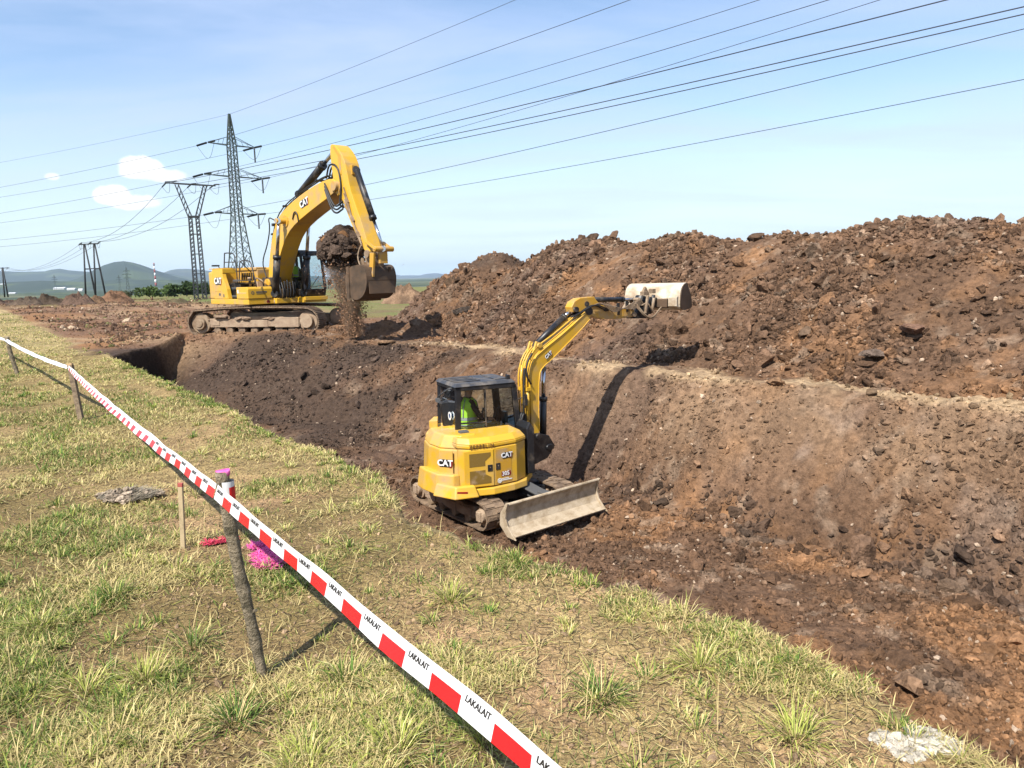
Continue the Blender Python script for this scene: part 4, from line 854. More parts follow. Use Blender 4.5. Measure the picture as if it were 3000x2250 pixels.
# ------------------------------------------------------------------ small excavator
def small_excavator():
    O = Vector((-.30, 13.18, -2.05))
    EX = empty('small_excavator', O, 0, 'small yellow crawler excavator with dozer blade working down in the pit', 'excavator')
    MU = yawM(-54.2); MH = yawM(25)
    path = [(-1.25, .44), (-.5, .46), (.3, .46), (.8, .45)] + arc((.85, .225), .225, 80, -90, 8) + [(.4, 0), (-.9, 0)] + arc((-1.3, .225), .225, -90, -260, 8)
    for sg in (-1, 1):
        y = sg * .78
        t = track_loop(path, y, .40, .10, .03, 0, True).build('track', M_TRACK, EX, MU)
        f = MB(); f.prism([(-1.05, .12), (.62, .12), (.62, .33), (.3, .30), (.1, .36), (-.5, .36), (-.75, .28), (-1.05, .3)], y - .15, y + .15)
        ys = y + sg * .16 if sg < 0 else y - .16
        for x, w_ in ((.35, .35), (-.1, .3), (-.8, .3)): f.box((x, y - .155, .2), (w_, .03, .16))
        f.build('track_frame', M_FRAME, t, MU, .012)
        for nm, x, r in (('idler', .85, .185), ('sprocket', -1.3, .185)):
            s = MB(); s.cyl((x, y - .12, .225), (x, y + .12, .225), r, n=20); s.cyl((x, y - .2, .225), (x, y + .1, .225), r * .62, n=16); s.box((x, y - .2, .225), (.12, .06, .16)); s.build(nm, M_FRAME, t, MU, .008)
        for k in range(4):
            r = MB(); x = -.85 + k * .42; r.cyl((x, y - .17, .085), (x, y + .17, .085), .07, n=12); r.build('roller', M_STEEL, t, MU)
    b = MB(); b.box((-.2, 0, .36), (1.3, 1.2, .22)); b.prism([(-1.0, -.62), (.6, -.62), (.3, 0), (.6, .62), (-1.0, .62), (-.6, 0)], .2, .42, 'xy'); b.build('car_body', M_BLK, EX, MU, .015)
    b = MB(); b.cyl((0, 0, .44), (0, 0, .60), .42, n=28); b.build('swing_bearing', M_BLK, EX)
    # dozer blade, concave, with push arms
    prof = [(1.40, .56), (1.36, .50), (1.33, .40), (1.335, .28), (1.38, .18), (1.48, .09), (1.56, .05)]
    back = [(x - .035, z) for x, z in prof]; b = MB(); b.prism(prof + back[::-1], -1.02, 1.02); b.cyl((1.385, -1.02, .555), (1.385, 1.02, .555), .028, n=8); b.box((1.53, 0, .085), (.09, 2.04, .025), Matrix.Rotation(.42, 3, 'Y'))
    MB_ = MU @ Matrix.Translation((.12, 0, .03)) @ Matrix.Rotation(R_(4), 4, 'Z')
    bl = b.build('dozer_blade', M_BLADE, EX, MB_, .004)
    for sg in (-1, 1):
        q = MB(); q.prism([(1.43, .585), (1.38, .585), (1.24, .40), (1.22, .2), (1.40, .04), (1.60, .03), (1.5, .12), (1.40, .22), (1.36, .32), (1.38, .46)], sg * 1.022, sg * 1.05); q.build('end_plate', M_BLADE, bl, MB_, .004)
    b = MB()
    for sg in (-1, 1): b.bar((.3, sg * .38, .28), (1.42, sg * .46, .28), .1, .13)
    b.build('push_arm', M_BLK, bl, MU, .01)
    b = MB(); b.box((.86, .12, .5), (.62, .26, .03), Matrix.Rotation(.12, 3, 'Y')); b.bar((.5, .12, .42), (1.35, .12, .36), .1, .1); b.box((1.2, .12, .48), (.2, .16, .08)); b.build('ram_cover', M_GREY, bl, MU, .008)
    v, q = mud_lumps([(1.0, .5, .42, .1), (.9, -.8, .46, .07), (.35, -.75, .47, .06), (-1.35, -.78, .45, .06), (.9, .75, .47, .08)], 350); v = (np.array(MU.to_3x3()) @ v.T).T; 
    # upper structure: skirt, counterweight, engine covers
    sk = [(.30, -.62), (.20, -.80), (-.10, -.93), (-.50, -.99), (-.90, -.92), (-1.20, -.72), (-1.38, -.40), (-1.42, 0), (-1.36, .42), (-1.15, .78), (-.85, .95), (.5, .95), (.62, .5), (.55, -.3)]
    b = MB(); b.prism(sk, .545, .662, 'xy', 0, [(x * .985, y * .985) for x, y in sk]); dk = b.build('skirt', M_YEL, EX, MH, .018, 3)
    cwp = [(-1.02, -.66), (-1.26, -.40), (-1.32, 0), (-1.26, .42), (-1.0, .74), (-.7, .74), (-.7, -.6)]
    b = MB(); b.prism(cwp, .665, 1.30, 'xy', 0, [(x * .97 , y * .97) for x, y in cwp]); b.prism([(x * .97, y * .97) for x, y in cwp], 1.301, 1.52, 'xy', 0, [(x * .90 + .02, y * .9) for x, y in cwp])
    cw = b.build('counterweight', M_YEL, EX, MH, .03, 3)
    b = MB(); b.prism([(-1.15, -.76), (-1.38, -.5), (-1.46, -.1), (-1.46, .2), (-1.30, .1), (-1.2, -.4), (-1.0, -.76)], .55, .90, 'xy', 0, [(-1.12, -.74), (-1.33, -.5), (-1.40, -.1), (-1.40, .2), (-1.28, .1), (-1.18, -.4), (-1.0, -.72)])
    b.prism([(-1.44, -.55), (-1.2, -.99), (-.78, -1.03), (-.78, -.90), (-1.12, -.86), (-1.3, -.5)], .55, .75, 'xy', 0, [(-1.36, -.52), (-1.16, -.92), (-.84, -.98), (-.84, -.9), (-1.12, -.84), (-1.28, -.5)])
    bp = b.build('corner_bumper', M_YEL, EX, MH, .025, 3)
    q = MB(); d = Vector((.42, -.05, 0)); q.bar((-1.15, -.955, .665), (-.98, -.985, .65), .012, .03); q.build('reflector', M_LAMP, bp, MH)
    # side covers: rear chamfer, louvred door, front door; ledge above
    A = [(-1.10, -.70), (-.98, -.83), (-.93, -.82)]  # plan points
    b = MB(); b.prism([(-1.0, -.62), (-1.02, -.70), (-.86, -.86), (-.50, -.90), (-.02, -.82), (.24, -.66), (.24, -.2), (-1.0, -.2)], .665, 1.33, 'xy')
    body = b.build('engine_cover', M_YEL, EX, MH, .02)
    b = MB(); lo_ = [(-1.03, -.63), (-1.035, -.71), (-.87, -.868), (-.50, -.908), (-.015, -.828), (.25, -.665), (.25, -.12), (-1.0, .75), (-1.2, .4)]
    hi_ = [(-1.0, -.57), (-1.0, -.65), (-.85, -.79), (-.50, -.82), (-.05, -.745), (.18, -.59), (.2, -.08), (-.95, .7), (-1.1, .4)]
    b.prism(lo_, 1.335, 1.40, 'xy'); b.prism(lo_, 1.402, 1.50, 'xy', 0, hi_); hood = b.build('hood', M_YEL, EX, MH, .015)
    b = MB(); b.box((-.78, -.38, 1.53), (.16, .12, .05)); b.cyl((-.78, -.38, 1.50), (-.78, -.38, 1.54), .05); b.build('filler_cap', M_GREY, hood, MH, .01)
    # pale raised corner behind the cab
    b = MB(); b.prism([(-1.14, .35), (-.93, .70), (-.86, .66), (-1.0, .3)], 1.505, 1.64, 'xy'); b.build('hood_corner', M_YEL, hood, MH, .01)
    def side_M(p, q, z):    # local plane on the vertical face between plan points p, q
        p = Vector((p[0], p[1], 0)); q = Vector((q[0], q[1], 0)); m = (p + q) / 2; return MH @ plane_M((m.x, m.y, z), q - p, (0, 0, 1))
    M1 = side_M((-.86, -.86), (-.50, -.90), 1.0); M2 = side_M((-.50, -.90), (-.02, -.82), 1.0); M3 = side_M((-.02, -.82), (.24, -.66), 1.0); M0 = side_M((-1.02, -.70), (-.86, -.86), 1.0)
    # louvred door: wide panel over the rear half
    MD = side_M((-.98, -.872), (-.47, -.918), 1.0)
    b = MB(); b.prism([(-.26, -.30), (.25, -.31), (.25, .31), (-.26, .31)], .0, .018, 'xy'); d1 = b.build('louvred_door', M_YEL, EX, MD, .006)
    b = MB(); b.prism([(-.17, .04), (.10, .04), (.10, .12), (.20, .20), (.20, .26), (-.17, .26)], .019, .022, 'xy'); b.build('grille', M_GRILLE, d1, MD)
    b = MB(); b.prism([(-.17, -.26), (.20, -.26), (.20, -.16), (.10, -.10), (.10, -.03), (-.17, -.03)], .019, .022, 'xy'); b.build('grille', M_GRILLE, d1, MD)
    def latch(par, M, x, z): 
        q = MB(); q.box((x, z, .022), (.085, .11, .012)); q.box((x, z + .02, .03), (.05, .035, .008)); l = q.build('latch', M_BLK, par, M, .004)
        q = MB(); q.cyl((x, z + .012, .032), (x, z + .012, .037), .011, n=8); q.build('keyhole', M_STEEL, l, M)
    latch(d1, MD, .185, -.005)
    ME = side_M((-.485, -.912), (.0, -.83), 1.0)
    b = MB(); b.prism([(-.235, -.315), (.235, -.315), (.235, .315), (-.235, .315)], .0, .014, 'xy'); d2 = b.build('front_door', M_YEL, EX, ME, .006)
    b = MB(); b.prism([(-.20, -.285), (.12, -.285), (.12, .25), (.05, .285), (-.20, .285)], .015, .019, 'xy'); b.build('pressed_panel', M_YELD, d2, ME, .004)  # recess shade put into the colour: deeper yellow than the door
    latch(d2, ME, -.155, .0)
    Mr = ME.to_3x3()
    cat_logo(d2, ME @ Vector((.02, .165, .020)), Mr @ Vector((1, 0, 0)), Mr @ Vector((0, 1, 0)), .078)
    b = MB(); b.prism([(.03, -.05), (.07, -.05), (.085, -.01), (.07, .04), (.03, .04)], .0195, .0215, 'xy'); b.prism([(-.11, -.045), (.05, -.045), (.05, .04), (-.11, .04)], .0195, .021, 'xy'); n5 = b.build('model_plate', M_RED, d2, ME @ Matrix.Translation((.02, -.145, 0)))
    text_mesh('305', .10, 'model_number', M_WHITE, n5, ME @ Matrix.Translation((-.005, -.147, .023)), .002, .02)
    b = MB(); b.ring((-.13, -.25, .021), (0, 0, 1), .042, .030, .004); b.cyl((-.13, -.25, .0195), (-.13, -.25, .0225), .022, n=14); b.box((.01, -.252, .021), (.22, .016, .003)); b.box((-.02, -.228, .021), (.15, .010, .003)); b.build_each('decal', M_WHITE, d2, ME)
    MZ = side_M((-1.0, -.868), (-.50, -.908), 1.367)
    text_mesh('ZEPPELIN', .085, 'lettering', mat('brown_letters', (.10, .035, .02), .5), hood, MZ @ Matrix.Translation((.08, 0, .004)), .002, .012, 0, 'CENTER', 1.25)
    # recessed chamfer frame left of the louvred door
    b = MB(); b.prism([(-.09, -.3), (.09, -.3), (.09, .3), (-.09, .3)], .0, .01, 'xy'); b.build('corner_panel', M_YEL, EX, M0, .004)
    MR = MH @ plane_M((-1.17, -.53, 1.03), (.24, -.26, 0), (0, 0, 1))
    b = MB(); b.prism([(-.13, -.22), (.13, -.22), (.13, .26), (-.13, .26)], -.01, .004, 'xy'); rp = b.build('rear_panel', M_YEL, cw, MR, .01)
    r3 = MR.to_3x3(); cat_logo(rp, MR @ Vector((-.01, .04, .008)), r3 @ Vector((1, 0, 0)), r3 @ Vector((0, 1, 0)), .10)
    # cab
    x0, x1, y0, y1, zt = -.80, .34, -.12, .84, 2.28
    b = MB(); b.prism([(x0, .70), (x1 + .1, .70), (x1 + .1, 1.40), (x0, 1.44)], y0, y1)
    def post(xa, za, xb, zb, y, w=.07): b.bar((xa, y, za), (xb, y, zb), w, .07, 0, (0, 1, 0))
    for y in (y0 + .035, y1 - .035):
        post(x0 + .03, 1.40, x0 + .06, zt - .03, y, .10); post(x1 + .05, 1.38, x1 - .02, zt - .08, y, .10); post(x0, zt - .05, x1, zt - .07, y, .09); post(x0, 1.43, x1 + .07, 1.40, y, .06)
        post(x0 + .05, 1.62, x0 + .45, 1.60, y, .025); post(x0 + .56, 1.42, x0 + .56, zt - .05, y, .028); post(x0 + .45, 1.60, x0 + .57, 1.60, y, .025)
    b.bar((x0 + .05, y0, zt - .04), (x0 + .05, y1, zt - .04), .1, .09); b.bar((x1 - .02, y0, zt - .09), (x1 - .02, y1, zt - .09), .08, .08); b.bar((x0 + .03, y0, 1.45), (x0 + .03, y1, 1.45), .08, .1)
    c = b.build('cab', M_BLK, EX, MH, .012)
    b = MB(); b.prism([(x0 - .02, y0 - .02), (x1 - .0, y0 - .02), (x1 + .03, y0 + .1), (x1 + .03, y1 - .1), (x1, y1 + .02), (x0 - .02, y1 + .02)], zt - .02, zt + .035, 'xy', 0, [(x0 + .03, y0 + .03), (x1 - .05, y0 + .03), (x1 - .03, y0 + .12), (x1 - .03, y1 - .12), (x1 - .05, y1 - .03), (x0 + .03, y1 - .03)])
    for k in range(4): b.box((x0 + .30, y0 + .22 + k * .17, zt + .045), (.5, .06, .02))
    b.prism([(x1 - .32, y0 + .15), (x1 - .1, y0 + .15), (x1 - .1, y1 - .15), (x1 - .32, y1 - .15)], zt + .036, zt + .05, 'xy'); b.build('cab_roof', M_ROOF, c, MH, .012, 3)
    def pane(pts): q = MB(); q.add([MH @ Vector(p) for p in pts], [tuple(range(len(pts)))]); q.build('window', M_GLASS, c)
    for y in (y0 + .02, y1 - .02): pane([(x0 + .08, y, 1.44), (x1 + .02, y, 1.42), (x1 - .04, y, zt - .1), (x0 + .1, y, zt - .08)])
    pane([(x0 + .01, y0 + .06, 1.5), (x0 + .01, y1 - .06, 1.5), (x0 + .03, y1 - .06, zt - .08), (x0 + .03, y0 + .06, zt - .08)]); pane([(x1 + .06, y0 + .06, 1.42), (x1 + .06, y1 - .06, 1.42), (x1 - .0, y1 - .06, zt - .12), (x1 - .0, y0 + .06, zt - .12)])
    b = MB(); b.ring((x0 - .012, y0 + .30, 1.72), (1, 0, 0), .075, .045, .006); b.build('round_sticker', M_WHITE, c, MH)
    b = MB(); b.cyl((x0 - .012, y0 + .30, 1.72), (x0 - .006, y0 + .30, 1.72), .042, n=14); b.build('sticker_centre', mat('blue_decal', (.02, .06, .18), .5), c, MH)
    b = MB(); b.tube([(x0 - .03, y1 - .1, 1.98), (x0 - .035, y0 + .28, 2.2), (x0 - .03, y0 + .12, 2.24)], .012); b.box((x0 - .04, y1 - .16, 1.93), (.04, .18, .07)); b.build_each('wiper', M_GREY, c, MH)
    b = MB(); b.box((-.48, .36, 1.44), (.42, .46, .14)); b.bar((-.64, .36, 1.5), (-.70, .36, 1.98), .46, .10, 0, (0, 1, 0)); b.bar((-.69, .36, 2.02), (-.71, .36, 2.18), .26, .08, 0, (0, 1, 0)); b.box((-.48, .36, 1.2), (.3, .3, .4)); b.build('seat', M_BLK, c, MH, .025)
    b = MB(); b.box((-.30, .06, 1.42), (.26, .05, .26)); b.build('document_holder', mat('pale_green_plastic', (.42, .52, .40), .5), c, MH, .006)
    b = MB(); b.box((-.2, .1, 1.50), (.4, .1, .1)); b.box((.2, .08, 1.62), (.06, .16, .2)); b.cyl((.18, .1, 1.40), (.2, .1, 1.6), .03); b.cyl((-.02, .1, 1.55), (.02, .1, 1.72), .02); b.cyl((-.02, .62, 1.5), (.02, .62, 1.72), .02); b.tube([(.2, .3, 1.4), (.16, .3, 1.75)], .018); b.tube([(.2, .45, 1.4), (.16, .45, 1.75)], .018); b.build_each('console', M_BLK, c, MH)
    b = MB(); b.tube([(x1 + .03, y0 - .02, 1.95), (x1 + .12, y0 - .12, 2.0), (x1 + .12, y0 - .12, 1.8)], .012); b.box((x1 + .13, y0 - .13, 1.95), (.03, .12, .2)); b.box((x1 - .1, y0 + .1, zt + .07), (.06, .08, .08)); b.build_each('mirror', M_BLK, c, MH, .006)
    # swing post and boom foot
    b = MB(); b.prism([(.25, -.25), (.62, -.22), (.72, 0), (.62, .22), (.25, .25)], .60, .78, 'xy'); b.prism([(.25, -.2), (.55, -.18), (.62, 0), (.55, .18), (.25, .2)], .98, 1.12, 'xy'); b.cyl((.60, 0, .58), (.60, 0, 1.16), .11, n=18); b.build('swing_bracket', M_BLK, EX, MH, .015)
    b = MB(); b.prism([(.3, .7), (.45, .7), (.45, 1.5), (.36, 1.62), (.3, 1.5)], -.62, -.16); b.build('valve_cover', M_BLK, EX, MH, .02)
    XF = ([-.5, .3, .56, .64, .84, .93, 1.08, 1.41, 1.70, 1.89, 2.43, 2.86, 4.5], [-1.2, -.34, -.06, .02, .215, .33, .56, .98, 1.36, 1.61, 2.36, 2.95, 5.0])
    fx = lambda x: float(np.interp(x, *XF)); fv = lambda p: Vector((fx(p[0]), p[1], p[2])); MHb = MH
    class BB(MB):     # the boom is swung further than the cab: its own frame on the swing post
        def build(s, name, m, par=None, M=None, bev=0, seg=2): s.v = [tuple(fv(v)) for v in s.v]; return MB.build(s, name, m, par, M, bev, seg)
    MS = MH @ Matrix.Translation((.60, 0, 0)) @ Matrix.Rotation(R_(17), 4, 'Z')
    b = BB(); 
    for y in (-.17, .13): b.prism([(.56, .70), (.95, .78), (1.08, .98), (.98, 1.2), (.78, 1.28), (.62, 1.30), (.58, 1.0)], y, y + .04)
    b.box((.82, 0, .86), (.36, .26, .12)); b.cyl((.74, -.2, 1.22), (.74, .2, 1.22), .06); b.cyl((.98, -.2, .98), (.98, .2, .98), .06); b.build('boom_bracket', M_BLK, EX, MS, .012)
    P = smooth([(.64, 1.22), (.62, 1.7), (.60, 2.16), (.62, 2.42), (.70, 2.62), (.84, 2.75), (1.1, 2.92), (1.42, 3.12), (1.72, 3.34), (1.86, 3.46), (1.95, 3.42), (1.92, 3.3), (1.72, 3.1), (1.4, 2.84), (1.12, 2.63), (.93, 2.48), (.86, 2.34), (.83, 1.75), (.84, 1.2), (.74, 1.12)], 1, True)
    b = BB(); b.prism(P, -.115, .115)
    bo = b.build('boom', M_YEL, EX, MS, .010)
    b = BB()
    for sy in (-1, 1):        # welded flange edges standing proud
        b.tube([(x, sy * .118, z) for x, z in smooth([(.645, 1.3), (.615, 2.16), (.635, 2.42), (.71, 2.60), (.85, 2.73), (1.42, 3.10), (1.85, 3.42)], 1)], .011, 6)
        b.tube([(x, sy * .118, z) for x, z in smooth([(.835, 1.3), (.825, 1.75), (.855, 2.34), (.925, 2.47), (1.12, 2.62), (1.72, 3.09), (1.9, 3.27)], 1)], .009, 6)
    b.build('flange', M_YEL, bo, MS)
    b = BB(); b.prism([(.68, 2.62), (.83, 2.95), (.95, 2.90), (.92, 2.72)], -.10, -.06); b.prism([(.68, 2.62), (.83, 2.95), (.95, 2.90), (.92, 2.72)], .06, .10); b.cyl((.88, -.13, 2.87), (.88, .13, 2.87), .045); b.build('cylinder_ear', M_YEL, bo, MS, .006)
    cat_logo(bo, MS @ fv((1.02, -.128, 2.68)), MS.to_3x3() @ Vector((.88, 0, .48)), MS.to_3x3() @ Vector((-.48, 0, .88)), .066)
    b = BB()
    for k in range(4): b.tube([Vector((x, -.09 + .06 * k, z)) for x, z in smooth([(.56, 1.3), (.55, 1.75), (.53, 2.2), (.54, 2.42), (.63, 2.66), (.80, 2.83), (1.06, 2.99), (1.36, 3.18), (1.62, 3.36)], 1)], .014)
    b.build_each('pipe', M_YEL, bo, MS)
    b = BB(); b.tube([(.555, -.13, 1.55), (.545, -.13, 2.1)], .03); b.tube([(.50, -.05, 1.6), (.48, -.05, 2.3), (.5, -.05, 2.55)], .02); b.box((.55, -.06, 2.12), (.1, .22, .06)); b.build('hose_guard', M_YEL, bo, MS)
    b = BB()
    for k in range(5): b.tube(smooth([(.42, -.12 + .06 * k, 1.0), (.36 + .03 * k, -.12 + .06 * k, 1.45), (.47, -.12 + .06 * k, 1.75), (.52, -.1 + .05 * k, 1.5), (.54, -.1 + .05 * k, 1.35)], 2), .02)
    b.tube(smooth([(.63, -.14, 2.2), (.50, -.16, 2.35), (.52, -.15, 2.6), (.66, -.15, 2.75)], 2), .016)
    b.tube(smooth([(.46, -.1, 1.5), (.44, -.14, 2.0), (.5, -.12, 2.5)], 2), .018)
    for k in range(4): b.tube(smooth([(1.55, -.10 + .05 * k, 3.33), (1.80, -.14 + .05 * k, 3.46), (2.0, -.15 + .05 * k, 3.55), (2.2, -.14 + .04 * k, 3.46 - .03 * k), (2.3, -.14, 3.42)], 2), .014)
    b.build_each('hose', M_RUB, bo, MS)
    def cy(nm, p, q, r, s_, rr=None, par=EX): return cylinder_part(nm, par, MS @ fv(p), MS @ fv(q), r, s_, rr)
    cy('boom_cylinder', (.98, 0, 1.0), (1.02, 0, 2.42), .065, .62, .04)
    cy('stick_cylinder', (.88, 0, 2.87), (1.60, 0, 3.46), .058, .80, .032)
    # stick
    P = [(1.56, 3.42), (1.54, 3.52), (1.60, 3.62), (1.72, 3.68), (2.02, 3.69), (2.06, 3.62), (2.16, 3.52), (2.45, 3.45), (2.86, 3.40), (2.93, 3.33), (2.90, 3.23), (2.5, 3.22), (2.2, 3.24), (2.02, 3.29), (1.9, 3.36), (1.75, 3.42)]
    b = BB(); b.prism(P, -.09, .09); sk_ = b.build('stick', M_YELD, EX, MS, .010)
    b = BB(); b.cyl((1.88, -.13, 3.42), (1.88, .13, 3.42), .075); b.cyl((1.62, -.12, 3.47), (1.62, .12, 3.47), .05); b.cyl((1.86, -.093, 3.56), (1.86, -.088, 3.56), .05); b.box((2.52, -.1, 3.42), (.03, .05, .24)); b.box((2.72, -.1, 3.46), (.03, .05, .22)); b.build_each('stick_pin', M_BLK, sk_, MS)
    cy('bucket_cylinder', (2.06, 0, 3.63), (2.98, 0, 3.58), .05, .72, .028)
    b = BB()
    for k in range(6): b.tube(smooth([(1.95 + .06 * k, -.13, 3.52 + .01 * k), (2.1 + .05 * k, -.15, 3.58 - .02 * k), (2.3 + .03 * k, -.16, 3.40 + .015 * k), (2.42, -.15, 3.36 + .02 * k), (2.6, -.14, 3.42), (2.75, -.15, 3.5 - .02 * k), (2.95, -.16, 3.58 - .03 * k), (3.05, -.14, 3.5)], 2), .009)
    b.build_each('hose', M_STEEL, sk_, MS)
    # tilting head: links, rotor and hoses
    b = BB()
    for y in (-.12, .12): b.bar((2.82, y, 3.38), (3.0, y, 3.60), .03, .08, 0, (0, 1, 0)); b.bar((3.0, y, 3.58), (3.16, y, 3.36), .03, .08, 0, (0, 1, 0))
    b.cyl((2.98, -.15, 3.58), (2.98, .15, 3.58), .04); b.cyl((2.88, -.13, 3.28), (2.88, .13, 3.28), .05); b.build('bucket_link', M_STEEL, sk_, MS, .006)
    b = BB(); b.prism([(2.88, 3.2), (3.02, 3.44), (3.2, 3.46), (3.28, 3.3), (3.2, 3.18)], -.12, .12); b.cyl((3.1, 0, 3.3), (3.22, 0, 3.62), .14, n=18); b.box((3.16, -.16, 3.42), (.14, .12, .3)); b.cyl((3.08, -.2, 3.26), (3.2, -.2, 3.62), .04); b.cyl((3.2, -.22, 3.3), (3.28, -.22, 3.66), .035); b.box((3.3, 0, 3.5), (.2, .4, .2))
    th = b.build('tilt_rotator', M_BLK, EX, MS, .01)
    b = BB(); b.cyl((3.02, -.26, 3.3), (3.08, -.26, 3.66), .028); b.cyl((3.18, -.27, 3.32), (3.24, -.27, 3.60), .028); b.box((3.04, -.2, 3.70), (.1, .1, .08)); b.prism([(2.98, 3.66), (3.1, 3.84), (3.2, 3.66)], -.2, -.14); b.box((3.26, -.2, 3.74), (.09, .1, .09)); b.build('tilt_cylinder', M_STEEL, th, MS, .006)
    b = BB(); 
    for k in range(3): b.tube(smooth([(2.9, -.16, 3.42 + .03 * k), (3.05, -.26 - .02 * k, 3.2), (3.2, -.30, 3.18 + .02 * k), (3.34, -.3, 3.36), (3.5, -.3, 3.44 + .02 * k)], 2), .011)
    b.tube(smooth([(2.98, -.2, 3.46), (3.05, -.28, 3.52), (3.12, -.3, 3.40), (3.2, -.28, 3.3)], 2), .014); b.build_each('hose', M_STEEL, th, MS)
    # wide ditching bucket, tilted back: profile in a depth/height plane, swept along the width axis
    wd = Vector((math.cos(R_(-32)), math.sin(R_(-32)), .0)); dp = Vector((math.sin(R_(32)), math.cos(R_(32)), 0)) # world axes
    cen = MS @ Vector((3.75, -.02, 3.58))
    MBk = Matrix(((dp.x, wd.x, 0, cen.x), (dp.y, wd.y, 0, cen.y), (dp.z, wd.z, 1, cen.z), (0, 0, 0, 1)))
    sh = smooth([(.30, .31), (.12, .29), (-.04, .20), (-.11, .02), (-.11, -.16), (-.04, -.24), (.2, -.26), (.58, -.22)], 1)
    inn = [(x + .016, z * .94) for x, z in sh]; w0, w1 = -.60, .60
    b = MB(); b.prism(sh + inn[::-1], w0, w1); bk = b.build('ditching_bucket', M_CREAM, EX, MBk, .003)
    for sg, y in ((-1, w0), (1, w1)):
        q = MB(); q.prism(sh + [(.62, -.18), (.55, .02)], y, y + sg * .022); q.build('side_plate', M_BUCK if sg > 0 else M_CREAM, bk, MBk, .003)
    q = MB(); q.box((.5, 0, -.235), (.22, 1.2, .025)); q.build('cutting_edge', M_STEEL, bk, MBk)
    q = MB(); q.prism([(-.135, .0), (-.20, -.02), (-.20, -.18), (-.1, -.2)], -.32, .36); q.build('hanger_socket', M_BUCK, bk, MBk, .008)
    q = MB(); q.prism([(-.11, .06), (-.20, .02), (-.20, -.16), (-.10, -.2)], .38, .57); q.build('stiffener', M_CREAM, bk, MBk, .008)
    p0 = MH @ Vector((-.42, .34, 1.45)) + O
    person('person', 'seated driver in a lime high visibility vest inside the cab of the small excavator', p0, 25, [(.38, .25, .16), (.38, -.24, .16)])
    return EX
small_excavator()
# ------------------------------------------------------------------ ground points seen by the photographer
def ray(px, py): return _F + _R * ((px - 1500) / 2200) - _U * ((py - 1125) / 2200)
def G(px, py, z=0.):
    d = ray(px, py); return Vector((0, 0, CAMH)) + d * ((z - CAMH) / d.z)
def AT(px, py, dist):
    d = ray(px, py); return Vector((0, 0, CAMH)) + d * (dist / d.y)
# ------------------------------------------------------------------ pylons, poles, cables
M_PYL = mat('weathered_green_steel', (.075, .10, .085), .6, .3, (.12, .09, .07), .1, 1)
M_DPOLE = mat('dark_pole', (.028, .032, .036), .8)
M_INSUL = mat('dark_insulator', (.012, .014, .016), .4)
M_WIRE = mat('cable', (.035, .045, .06), .6)
def lattice(b, lv, yaw=0, leg=.14, br=.07, n_leg=4, every=None):
    """lv: (z, half width x, half width y) ; X braces on four faces"""
    for (z0, a0, c0), (z1, a1, c1) in zip(lv, lv[1:]):
        k0 = [(-a0, -c0, z0), (a0, -c0, z0), (a0, c0, z0), (-a0, c0, z0)]; k1 = [(-a1, -c1, z1), (a1, -c1, z1), (a1, c1, z1), (-a1, c1, z1)]
        for i in range(4):
            j = (i + 1) % 4; b.bar(k0[i], k1[i], leg, leg); b.bar(k0[i], k1[j], br, br); b.bar(k0[j], k1[i], br, br)
def refine(lv, ratio=1.0):
    out = [lv[0]]
    for a, b in zip(lv, lv[1:]):
        n = max(1, round((b[0] - a[0]) / (ratio * (a[1] + b[1]))))
        for k in range(1, n + 1): t = k / n; out.append(tuple(a[i] + (b[i] - a[i]) * t for i in range(3)))
    return out
def insul(name, p, q, r, parent):
    b = MB(); p = Vector(p); q = Vector(q); L = (q - p).length; n = max(6, int(L / .17)); d = (q - p) / n
    b.tube([p, q], r * .35, 6)
    for k in range(n): b.cyl(p + d * (k + .15), p + d * (k + .85), r, r * .8, 8)
    return b.build(name, M_INSUL, parent)
DRv = Vector((.70, -.714, 0)); DLv = Vector((-.88, .48, 0))
CABLES = 'cables strung along the tall pylon line'
def cable(S, d, px, label, b=.00022, L=230, r=.030, group=CABLES):
    """parabola from S along horizontal d, through the sight line of px"""
    S = Vector(S); d = Vector(d).normalized(); k = ray(*px); n = Vector((-d.y, d.x, 0)); o = Vector((0, 0, CAMH)); t = (S - o).dot(n) / k.dot(n); E_ = o + k * t
    rr = (E_ - S).dot(d); a = (E_.z - S.z - b * rr * rr) / rr
    m = MB(); m.tube([S + d * q + Vector((0, 0, a * q + b * q * q)) for q in np.linspace(0, L, 40)], r, 5)
    return tag(m.build('power_cable', M_WIRE), label, 'cable', group)
def span(S, E_, sg, label, group, r=.025):
    m = MB(); m.tube(sag(S, E_, sg, 17), r, 5); return tag(m.build('power_cable', M_WIRE), label, 'cable', group)
